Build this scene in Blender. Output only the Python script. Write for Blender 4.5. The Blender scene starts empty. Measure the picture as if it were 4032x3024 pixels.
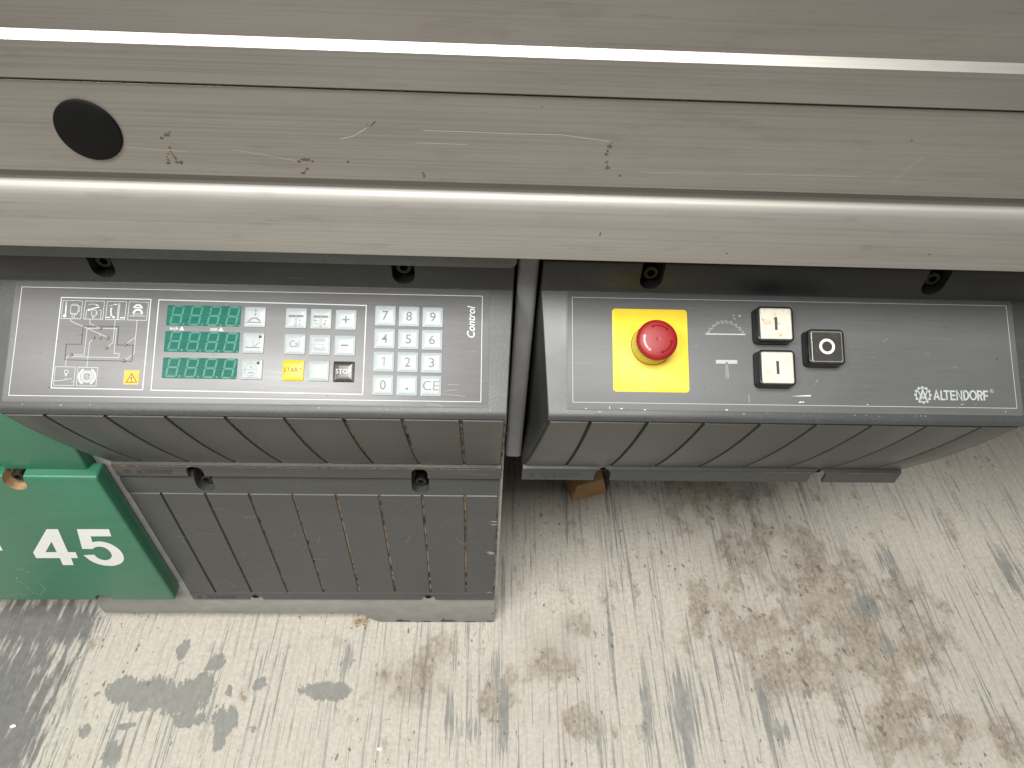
import bpy, bmesh, math, random
from mathutils import Matrix, Vector
random.seed(7)
scene = bpy.context.scene
# ------------------------------------------------------------------ camera
cam_d = bpy.data.cameras.new('camera'); cam = bpy.data.objects.new('camera', cam_d)
scene.collection.objects.link(cam); scene.camera = cam
cam_d.sensor_width = 36.0; cam_d.lens = 24.955; cam_d.clip_start = 0.01; cam_d.clip_end = 60
CM = ((0.998779, -0.0297407, -0.0394468), (-0.0054591, 0.7271505, -0.6864564), (0.0490994, 0.6858335, 0.7261003))
cam.matrix_world = Matrix(CM).to_4x4(); cam.location = (0, 0, 1.225)
# ------------------------------------------------------------------ light of the workshop
world = bpy.data.worlds.new('World'); scene.world = world; world.use_nodes = True
bg = world.node_tree.nodes['Background']
bg.inputs[0].default_value = (0.95, 0.97, 1.0, 1); bg.inputs[1].default_value = 0.075
def area(name, loc, target, sx, sy, power, col):
    d = bpy.data.lights.new(name, 'AREA'); d.shape = 'RECTANGLE'; d.size = sx; d.size_y = sy
    d.energy = power; d.color = col
    o = bpy.data.objects.new(name, d); scene.collection.objects.link(o)
    o.location = loc; o.rotation_euler = (Vector(target) - Vector(loc)).to_track_quat('-Z', 'Y').to_euler()
    return o
area('ceiling_lamp', (-0.04, -0.56, 3.0), (-0.1, 0.5, 0.7), 1.25, 1.0, 104, (1.0, 0.988, 0.95))
area('side_lamp', (-2.0, -1.4, 3.4), (-0.2, 0.5, 0.5), 1.5, 0.7, 92, (1.0, 0.988, 0.955))
scene.cycles.max_bounces = 6; scene.cycles.diffuse_bounces = 3; scene.cycles.glossy_bounces = 3; scene.cycles.transmission_bounces = 2
scene.cycles.caustics_reflective = False; scene.cycles.caustics_refractive = False
scene.view_settings.view_transform = 'Standard'; scene.view_settings.look = 'None'
scene.view_settings.exposure = 0.0; scene.view_settings.gamma = 1.0
scene.view_settings.use_curve_mapping = False
# ------------------------------------------------------------------ node helpers
class T:
    def __init__(s, name):
        s.m = bpy.data.materials.new(name); s.m.use_nodes = True
        s.t = s.m.node_tree; s.p = s.t.nodes['Principled BSDF']; s.co = None; s.maps = {}
    def n(s, k): return s.t.nodes.new(k)
    def put(s, sock, v):
        if hasattr(v, 'links') or hasattr(v, 'is_linked'): s.t.links.new(v, sock)
        elif isinstance(v, (tuple, list)): sock.default_value = tuple(v) + (1,) if len(v) == 3 and len(sock.default_value) == 4 else v
        else: sock.default_value = v
    def coord(s):
        if s.co is None: s.co = s.n('ShaderNodeTexCoord').outputs['Object']
        return s.co
    def map(s, sc=(1, 1, 1), loc=(0, 0, 0), rot=(0, 0, 0)):
        k = (sc, loc, rot)
        if k not in s.maps:
            m = s.n('ShaderNodeMapping'); s.put(m.inputs[0], s.coord()); m.inputs['Scale'].default_value = sc
            m.inputs['Location'].default_value = loc; m.inputs['Rotation'].default_value = rot; s.maps[k] = m.outputs[0]
        return s.maps[k]
    def noise(s, scale=5, detail=4, rough=.55, vec=None, dist=0):
        q = s.n('ShaderNodeTexNoise'); s.put(q.inputs['Vector'], vec if vec is not None else s.coord())
        q.inputs['Scale'].default_value = scale; q.inputs['Detail'].default_value = detail
        q.inputs['Roughness'].default_value = rough; q.inputs['Distortion'].default_value = dist
        return q.outputs['Fac']
    def math(s, op, a, b=0.0, clamp=False):
        q = s.n('ShaderNodeMath'); q.operation = op; q.use_clamp = clamp; s.put(q.inputs[0], a); s.put(q.inputs[1], b); return q.outputs[0]
    def step(s, v, lo, hi):
        q = s.n('ShaderNodeMapRange'); q.interpolation_type = 'SMOOTHSTEP'; s.put(q.inputs[0], v)
        q.inputs[1].default_value = lo; q.inputs[2].default_value = hi; return q.outputs[0]
    def rng(s, v, lo, hi, a, b):
        q = s.n('ShaderNodeMapRange'); s.put(q.inputs[0], v)
        for i, x in enumerate((lo, hi, a, b)): q.inputs[i + 1].default_value = x
        return q.outputs[0]
    def mix(s, f, a, b):
        q = s.n('ShaderNodeMix'); q.data_type = 'RGBA'; s.put(q.inputs[0], f); s.put(q.inputs[6], a); s.put(q.inputs[7], b); return q.outputs[2]
    def bump(s, h, strength=.3, dist=.001):
        q = s.n('ShaderNodeBump'); q.inputs['Strength'].default_value = strength; q.inputs['Distance'].default_value = dist
        s.put(q.inputs['Height'], h); s.put(s.p.inputs['Normal'], q.outputs[0])
    def sep(s):
        q = s.n('ShaderNodeSeparateXYZ'); s.put(q.inputs[0], s.coord()); return q.outputs
    def out(s, col=None, rough=None, metal=None, spec=None, coat=None):
        if col is not None: s.put(s.p.inputs['Base Color'], col)
        if rough is not None: s.put(s.p.inputs['Roughness'], rough)
        if metal is not None: s.put(s.p.inputs['Metallic'], metal)
        if spec is not None: s.put(s.p.inputs['Specular IOR Level'], spec)
        if coat is not None: s.put(s.p.inputs['Coat Weight'], coat)
        return s.m
def plain(name, col, rough=.5, metal=0.0, var=.12, scale=90, bump=0.0, spec=.5):
    t = T(name); a = t.noise(scale, 5); b = t.noise(scale * .12, 3)
    f = t.math('ADD', t.math('MULTIPLY', a, .5), t.math('MULTIPLY', b, .5))
    c = t.mix(t.step(f, .3, .7), tuple(x * (1 - var) for x in col), tuple(min(1, x * (1 + var)) for x in col))
    if bump: t.bump(a, bump, .0006)
    return t.out(c, t.rng(b, .3, .7, max(.02, rough - .06), rough + .08), metal, spec)
M = {}
# dark grey moulded housing: fine grain, rubbed streaks, sawdust film
def housing_mat(name, col, dust=.35, dustcol=(.20, .155, .105), seed=0.0):
    t = T(name)
    g = t.noise(900, 1); b = t.noise(9, 4, vec=t.map((1, 1, 1), (seed, 0, 0)))
    st = t.noise(1, 6, .65, vec=t.map((7, 90, 90), (seed, 3, 1)))
    c = t.mix(t.step(b, .3, .7), tuple(x * .86 for x in col), tuple(x * 1.14 for x in col))
    sg = t.noise(420, 2, .6); c = t.mix(t.step(sg, .35, .65), tuple(x * .84 for x in col), c)
    z = t.sep()
    low = t.step(z[2], -.10, -.29)                      # sawdust gathers on the low, leaning part
    d = t.math('MULTIPLY', t.math('MULTIPLY', t.step(st, .46, .74), t.math('ADD', t.math('MULTIPLY', low, .75), .25)), dust)
    c = t.mix(d, c, dustcol)
    sc = t.noise(1, 3, .5, vec=t.map((30, 240, 520), (seed, 0, 2)))
    c = t.mix(t.math('MULTIPLY', t.step(sc, .70, .80), .35), c, (.32, .32, .31))
    t.bump(sg, .20, .0005)
    return t.out(c, t.rng(b, .3, .7, .36, .48), 0, .5)
M['housing'] = housing_mat('housing_grey', (.060, .063, .062), .32)
M['housing_right'] = housing_mat('housing_grey_clean', (.054, .057, .056), .14, (.13, .115, .10), 4.0)
M['cover'] = housing_mat('cover_grey', (.068, .071, .069), .06, (.2, .17, .14), 9.0)
def groove_mat(name, amt, x0, x1):
    t = T(name); z = t.sep(); n1 = t.noise(70, 5); n2 = t.noise(600, 3)
    f = t.math('MULTIPLY', t.math('MULTIPLY', t.step(z[0], x0, x1), t.step(n1, .30, .62)), amt)
    c = t.mix(f, (.024, .023, .020), t.mix(n2, (.24, .18, .12), (.40, .32, .225)))
    return t.out(c, .9, 0, .2)
M['groove_left'] = groove_mat('sawdust_groove', .95, -.48, -.25)
M['groove_cover'] = groove_mat('sawdust_groove_low', .85, -.50, -.20)
M['groove_right'] = groove_mat('dark_groove', .12, -.1, .1)
# satin film face plate, faintly brushed along its length
def plate_mat(name, col, seed, rough=.44):
    t = T(name); br = t.noise(1, 5, .7, vec=t.map((26, 900, 900), (seed, 0, 0)))
    b = t.noise(6, 4, vec=t.map((1, 1, 1), (seed, 2, 0))); sp = t.noise(230, 2, vec=t.map((1, 1, 1), (seed, 7, 0)))
    c = t.mix(t.step(b, .3, .7), tuple(x * .92 for x in col), tuple(x * 1.08 for x in col))
    c = t.mix(t.math('MULTIPLY', t.step(br, .35, .75), .30), c, tuple(x * 1.35 for x in col))
    c = t.mix(t.math('MULTIPLY', t.step(sp, .745, .79), .8), c, (.02, .02, .02))
    sc = t.noise(1, 2, .5, vec=t.map((55, 420, 420), (seed + 3, 0, 0), (0, 0, .5)))
    c = t.mix(t.math('MULTIPLY', t.step(sc, .735, .80), .35), c, (.5, .5, .48))
    t.bump(t.noise(1, 1, .5, vec=t.map((40, 700, 700), (seed, 0, 0))), .035, .0004)
    return t.out(c, t.rng(br, .3, .7, rough, rough + .1), .22, .5)
M['plate_left'] = plate_mat('face_plate_film', (.168, .166, .168), 0.0, .40)
M['plate_right'] = plate_mat('face_plate_film_plain', (.122, .125, .126), 5.0, .52)
def alu_mat(name, col, seed, smudge=.3, rough=.36, metal=.78):
    t = T(name)
    br = t.noise(1, 3, .7, vec=t.map((1.0, 520, 520), (seed, 0, 0)))
    b = t.noise(1, 4, .6, vec=t.map((1.5, 9, 9), (seed, 5, 0)))
    b2 = t.noise(1, 5, .65, vec=t.map((3.2, 46, 46), (seed, 1, 3)))
    sm = t.noise(1, 6, .64, vec=t.map((13, 60, 60), (seed + 9, 0, 4)))
    c = t.mix(t.step(b, .25, .75), tuple(x * .80 for x in col), tuple(x * 1.14 for x in col))
    c = t.mix(t.math('MULTIPLY', t.step(b2, .42, .70), .20), c, (col[0] * .78, col[1] * .73, col[2] * .72))
    c = t.mix(t.math('MULTIPLY', t.step(br, .36, .72), .30), c, tuple(min(1, x * 1.30) for x in col))
    c = t.mix(t.math('MULTIPLY', t.step(br, .50, .30), .22), c, tuple(x * .62 for x in col))
    c = t.mix(t.math('MULTIPLY', t.step(sm, .54, .76), smudge), c, (.20, .165, .135))
    dk = t.noise(1, 3, .5, vec=t.map((14, 240, 240), (seed + 2, 1, 0)))
    c = t.mix(t.math('MULTIPLY', t.step(dk, .68, .80), .35), c, (.15, .12, .11))
    t.bump(t.noise(1, 1, .5, vec=t.map((6, 500, 500), (seed, 0, 0))), .06, .0003)
    m = t.out(c, t.math('ADD', t.rng(b, .3, .7, rough - .05, rough + .07), t.rng(br, .3, .7, .04, -.04)), metal, .5)
    t.p.inputs['Anisotropic'].default_value = .3
    return m
M['alu'] = alu_mat('brushed_aluminium', (.35, .336, .307), 0.0, .28, .42)
M['alu_top'] = alu_mat('brushed_aluminium_upper', (.335, .312, .286), 3.0, .36, .40)
M['alu_low'] = alu_mat('brushed_aluminium_lower', (.36, .343, .313), 6.0, .42, .56, .60)
M['cast'] = plain('cast_iron_grey', (.17, .175, .17), .55, .3, .2, 700, .5)
M['print'] = plain('white_print', (.56, .585, .57), .5, 0, .05, 300)
M['print_grey'] = plain('pale_grey_print', (.36, .385, .385), .5, 0, .06, 300)
M['print_dark'] = plain('dark_line_print', (.008, .008, .014), .45, 0, .1)
M['legend'] = plain('grey_legend', (.13, .125, .125), .5, 0, .12, 400)
M['key'] = plain('key_silver_film', (.335, .37, .375), .36, .0, .06, 130, .05)
M['key_yellow'] = plain('key_amber_film', (.70, .43, .010), .36, 0, .06, 130)
M['key_dark'] = plain('key_dark_film', (.035, .028, .026), .25, 0, .2, 130)
M['led'] = plain('led_dome', (.22, .20, .13), .18, 0, .1)
M['hole'] = plain('dark_hole', (.02, .02, .02), .5)
M['amber'] = plain('amber_sticker', (.72, .36, .010), .4, 0, .04)
M['yellow'] = plain('yellow_sticker', (.72, .53, .030), .5, 0, .035, 500)
M['collar'] = plain('yellow_collar', (.66, .54, .10), .42, 0, .05)
M['red'] = plain('red_plastic', (.27, .008, .010), .5, 0, .10, 60, .02)
M['red_arrow'] = plain('red_arrow_mould', (.20, .004, .004), .25, 0, .05)
M['pink_arrow'] = plain('worn_arrow', (.62, .20, .19), .25, 0, .1)
M['black'] = plain('black_plastic', (.010, .010, .011), .32, 0, .2, 200, .05)
M['cap'] = plain('black_cap', (.004, .004, .004), .6, 0, .15, 300, .05, .15)
M['rim'] = plain('clear_rim', (.50, .48, .42), .15, 0, .1)
M['rim_dark'] = plain('smoky_rim', (.20, .19, .17), .2, 0, .1)
M['ring'] = plain('white_ring', (.74, .72, .66), .4)
M['ring_white'] = plain('white_number_paint', (.82, .83, .81), .45, 0, .03, 60)
M['mark'] = plain('dark_mark', (.035, .04, .04), .4)
M['off_lens'] = plain('smoky_lens', (.045, .043, .038), .25, 0, .2, 90)
M['screw'] = plain('oiled_screw', (.022, .020, .018), .35, .5, .3, 300)
M['base'] = plain('pale_grey_paint', (.31, .308, .295), .5, 0, .16, 40, .1)
M['post'] = plain('grey_post', (.27, .27, .275), .45, 0, .12, 30)
M['brown'] = plain('dry_glue', (.085, .062, .040), .7, 0, .3, 800)
M['brown_pale'] = plain('pale_dust', (.25, .18, .11), .8, 0, .3, 800)
M['scuff'] = plain('white_scuff', (.70, .72, .72), .5, 0, .1)
M['scuff_alu'] = plain('bright_scratch', (.58, .56, .50), .35, .5, .1)
M['tick'] = plain('black_scuff', (.03, .025, .03), .5)
M['blue_tick'] = plain('blue_pen', (.10, .17, .23), .5)
M['cardboard'] = plain('cardboard', (.55, .33, .16), .8, 0, .14, 60, .3)
M['wood'] = plain('wood_shaving', (.45, .26, .12), .8, 0, .25, 200)
M['chip'] = plain('white_chip', (.85, .85, .82), .6)
M['flake'] = plain('bare_metal', (.05, .05, .052), .5)
def lens_mat(name, seed, dirt):
    t = T(name); a = t.noise(140, 6, .65, vec=t.map((1, 1, 1), (seed, 0, 0)), dist=.6); b = t.noise(55, 4, vec=t.map((1, 1, 1), (seed, 4, 0)))
    c = t.mix(t.math('MULTIPLY', t.step(a, .50, .72), dirt), (.60, .555, .45), (.30, .19, .085))
    c = t.mix(t.math('MULTIPLY', t.step(b, .4, .8), .4), c, (.62, .60, .52))
    return t.out(c, .4)
M['lens_dirty'] = lens_mat('stained_white_lens', 1.0, .9); M['lens'] = lens_mat('white_lens', 5.3, .45)
def display_mat():
    t = T('green_filter'); a = t.noise(1, 3, vec=t.map((40, 500, 500)))
    c = t.mix(t.step(a, .3, .7), (.010, .105, .078), (.018, .132, .098)); return t.out(c, .16)
M['display'] = display_mat(); M['seg'] = plain('green_segment', (.024, .16, .115), .3, 0, .12, 900)
def green_mat():
    t = T('green_paint'); b = t.noise(5, 4); f = t.noise(1, 4, .6, vec=t.map((9, 40, 60))); z = t.sep()
    c = t.mix(t.step(b, .3, .7), (.030, .158, .090), (.042, .186, .110))
    c = t.mix(t.math('MULTIPLY', t.step(f, .5, .85), .22), c, (.10, .28, .19))
    d = t.noise(1, 6, .65, vec=t.map((24, 60, 30), (3, 0, 0)))
    c = t.mix(t.math('MULTIPLY', t.step(d, .60, .74), .4), c, (.10, .11, .06))
    t.bump(t.noise(500, 2), .05, .0004)
    return t.out(c, t.rng(b, .3, .7, .27, .40), 0, .5)
M['green'] = green_mat()
M['dirt_notch'] = plain('rusty_sawdust', (.30, .19, .10), .9, 0, .35, 400, .3)
# ------------------------------------------------------------------ object helpers (mm in, metres out)
def link(o):
    scene.collection.objects.link(o); return o
def setp(o, parent, base=(0, 0, 0)):
    if parent is not None:
        o.parent = parent; o.matrix_parent_inverse = Matrix.Translation(-Vector(parent.get('_b', (0, 0, 0))))
    return o
def finish(me, angle=35):
    me.polygons.foreach_set('use_smooth', [True] * len(me.polygons)); me.set_sharp_from_angle(angle=math.radians(angle)); me.update()
def mesh(name, verts, faces, mats, mi=None, angle=35, fix=False):
    me = bpy.data.meshes.new(name); me.from_pydata([tuple(c / 1000 for c in v) for v in verts], [], faces)
    for m in (mats if isinstance(mats, (list, tuple)) else [mats]): me.materials.append(m)
    if mi: me.polygons.foreach_set('material_index', mi)
    if fix:
        bm = bmesh.new(); bm.from_mesh(me); bmesh.ops.recalc_face_normals(bm, faces=bm.faces); bm.to_mesh(me); bm.free()
    finish(me, angle); return me
def obj(name, me, parent=None, matrix=None):
    o = link(bpy.data.objects.new(name, me))
    if matrix is not None: o.matrix_local = matrix
    return setp(o, parent)
def tag(o, label, cat, group=None, kind=None):
    if label: o['label'] = label
    if cat: o['category'] = cat
    if group: o['group'] = group
    if kind: o['kind'] = kind
    return o
def bake(o, bevel=0, seg=3, cuts=(), angle=35, bang=35, mat=None):
    """apply a bevel and boolean cuts, leaving one plain mesh"""
    if bevel:
        b = o.modifiers.new('b', 'BEVEL'); b.width = bevel / 1000; b.segments = seg; b.limit_method = 'ANGLE'; b.angle_limit = math.radians(bang); b.use_clamp_overlap = True
    tmp = []
    for cm in cuts:
        c = link(bpy.data.objects.new('cut', cm)); c.matrix_world = o.matrix_world; tmp.append(c)
        if o.parent: c.parent = o.parent; c.matrix_parent_inverse = o.matrix_parent_inverse
        k = o.modifiers.new('c', 'BOOLEAN'); k.operation = 'DIFFERENCE'; k.solver = 'EXACT'; k.object = c
    dg = bpy.context.evaluated_depsgraph_get(); dg.update()
    me = bpy.data.meshes.new_from_object(o.evaluated_get(dg)); o.modifiers.clear(); o.data = me; me.name = o.name
    for c in tmp: bpy.data.objects.remove(c)
    finish(me, angle)
def prism(prof, xl, xr, mats, name, mi=None, angle=35):
    """closed (y,z) profile between x ends; xl / xr a number or one per point"""
    n = len(prof); L = xl if isinstance(xl, list) else [xl] * n; Rr = xr if isinstance(xr, list) else [xr] * n
    v = [(L[i], p[0], p[1]) for i, p in enumerate(prof)] + [(Rr[i], p[0], p[1]) for i, p in enumerate(prof)]
    f = [(i, (i + 1) % n, n + (i + 1) % n, n + i) for i in range(n)] + [tuple(range(n - 1, -1, -1)), tuple(range(n, 2 * n))]
    return mesh(name, v, f, mats, (mi + [0, 0]) if mi else None, angle, True)
def xzprism(poly, y0, y1, mats, name):
    n = len(poly); v = [(x, y0, z) for x, z in poly] + [(x, y1, z) for x, z in poly]
    f = [(i, (i + 1) % n, n + (i + 1) % n, n + i) for i in range(n)] + [tuple(range(n - 1, -1, -1)), tuple(range(n, 2 * n))]
    return mesh(name, v, f, mats, None, 35, True)
def uslot(cx, w, zc, up, y0, y1, mat, name='slot'):
    """U shaped cutter: round end at zc, running to z=up"""
    s = 1 if up > zc else -1
    a = [(cx + w * math.cos(t), zc - s * w * math.sin(t)) for t in [math.pi * k / 14 for k in range(15)]]
    return xzprism(a + [(cx - w, up), (cx + w, up)], y0, y1, mat, name)
# flat (u,v) artwork -------------------------------------------------
class Art:
    """thin printed shapes gathered into one mesh on a plane"""
    def __init__(s, h): s.v = []; s.f = []; s.h = h; s.k = 0
    def lift(s): s.k += 1; return s.h + .0022 * s.k
    def poly(s, pts):
        h = s.lift(); b = len(s.v); s.v += [(x, y, h) for x, y in pts]; s.f.append(tuple(range(b, b + len(pts))))
    def line(s, pts, w, closed=False):
        h = s.lift(); P = [Vector(p) for p in pts]
        if closed and (P[0] - P[-1]).length < 1e-6: P.pop()
        n = len(P); b = len(s.v)
        for i in range(n):
            a = P[i] - P[i - 1] if (closed or i > 0) else None
            c = P[(i + 1) % n] - P[i] if (closed or i < n - 1) else None
            d0 = (a or c).normalized(); d1 = (c or a).normalized()
            n0 = Vector((-d0.y, d0.x)); n1 = Vector((-d1.y, d1.x)); mm = n0 + n1
            if mm.length < .2: mm = n1
            mm.normalize(); k = min(2.2, 1 / max(.3, mm.dot(n1)))
            q = mm * (w / 2 * k)
            s.v += [(P[i].x + q.x, P[i].y + q.y, h), (P[i].x - q.x, P[i].y - q.y, h)]
        for i in range(n if closed else n - 1):
            j = (i + 1) % n; s.f.append((b + 2 * i, b + 2 * i + 1, b + 2 * j + 1, b + 2 * j))
    def arc(s, c, r, a0, a1, w, ry=None, n=28):
        ry = r if ry is None else ry
        full = abs(a1 - a0) >= 359.9
        A = [math.radians(a0 + (a1 - a0) * k / n) for k in range(n if full else n + 1)]
        s.line([(c[0] + r * math.cos(t), c[1] + ry * math.sin(t)) for t in A], w, full)
    def disc(s, c, r, n=20): s.poly([(c[0] + r * math.cos(6.28318 * k / n), c[1] + r * math.sin(6.28318 * k / n)) for k in range(n)])
    def build(s, name, mat, parent, matrix=None):
        return obj(name, mesh(name, s.v, s.f, mat, None, 35, False), parent, matrix)
def text_art(body, box, h, mat, name, parent, matrix, weight=0.0, shear=0.0, quarter=False, depth=0.0):
    """letters fitted into box=(x0,y0,x1,y1) mm on the plane"""
    cu = bpy.data.curves.new('txt', 'FONT'); cu.body = body; cu.size = 1; cu.offset = weight; cu.shear = shear; cu.extrude = depth; cu.resolution_u = 4
    t = link(bpy.data.objects.new('txt', cu)); dg = bpy.context.evaluated_depsgraph_get(); dg.update()
    me = bpy.data.meshes.new_from_object(t.evaluated_get(dg)); bpy.data.objects.remove(t)
    xs = [v.co.x for v in me.vertices]; ys = [v.co.y for v in me.vertices]
    if quarter:
        for v in me.vertices: v.co = Vector((-v.co.y, v.co.x, v.co.z))
        xs, ys = [-y for y in ys], xs
    x0, x1, y0, y1 = min(xs), max(xs), min(ys), max(ys); a = (box[2] - box[0]) / (x1 - x0) / 1000; b = (box[3] - box[1]) / (y1 - y0) / 1000
    for v in me.vertices: v.co = Vector((box[0] / 1000 + (v.co.x - x0) * a, box[1] / 1000 + (v.co.y - y0) * b, h / 1000 + v.co.z * .001))
    me.materials.clear(); me.materials.append(mat); me.name = name
    return obj(name, me, parent, matrix)
def rrect(w, h, r, n=5):
    o = []
    for cx, cy, a in ((w - r, h - r, 0), (-w + r, h - r, 90), (-w + r, -h + r, 180), (w - r, -h + r, 270)):
        for k in range(n + 1):
            t = math.radians(a + 90 * k / n); o.append((cx + r * math.cos(t), cy + r * math.sin(t)))
    return o
def loft(name, rings, mat, cap=True, angle=35, base=False):
    """rings: lists of (x,y,z) with equal counts"""
    n = len(rings[0]); v = [p for r in rings for p in r]; f = []
    for k in range(len(rings) - 1):
        for i in range(n):
            j = (i + 1) % n; f.append((k * n + i, k * n + j, (k + 1) * n + j, (k + 1) * n + i))
    if cap: f.append(tuple((len(rings) - 1) * n + i for i in range(n)))
    if base: f.append(tuple(range(n - 1, -1, -1)))
    return mesh(name, v, f, mat, None, angle)
def lathe(name, prof, mat, n=40, angle=35):
    return loft(name, [[(r * math.cos(6.283185 * k / n), r * math.sin(6.283185 * k / n), z) for k in range(n)] for r, z in prof], mat, True, angle)
def blob(cx, cy, rx, ry, n=14, rough=.4):
    return [(cx + rx * math.cos(6.283 * k / n) * (1 + random.uniform(-rough, rough)), cy + ry * math.sin(6.283 * k / n) * (1 + random.uniform(-rough, rough))) for k in range(n)]
def trail(art, pts, w, jit=.5, gap=.12):
    """a broken, uneven smear along a path"""
    P = [Vector(p) for p in pts]
    for a, b in zip(P, P[1:]):
        d = (b - a).length; k = max(1, int(d / (w * .8)))
        for i in range(k):
            if random.random() < gap: continue
            c = a.lerp(b, (i + .5) / k); q = w * random.uniform(.35, 1.0) * .5
            art.poly(blob(c.x + random.uniform(-w, w) * .2 * jit, c.y + random.uniform(-w, w) * .2 * jit, q * random.uniform(.8, 1.6), q, 9, .35))
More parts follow.
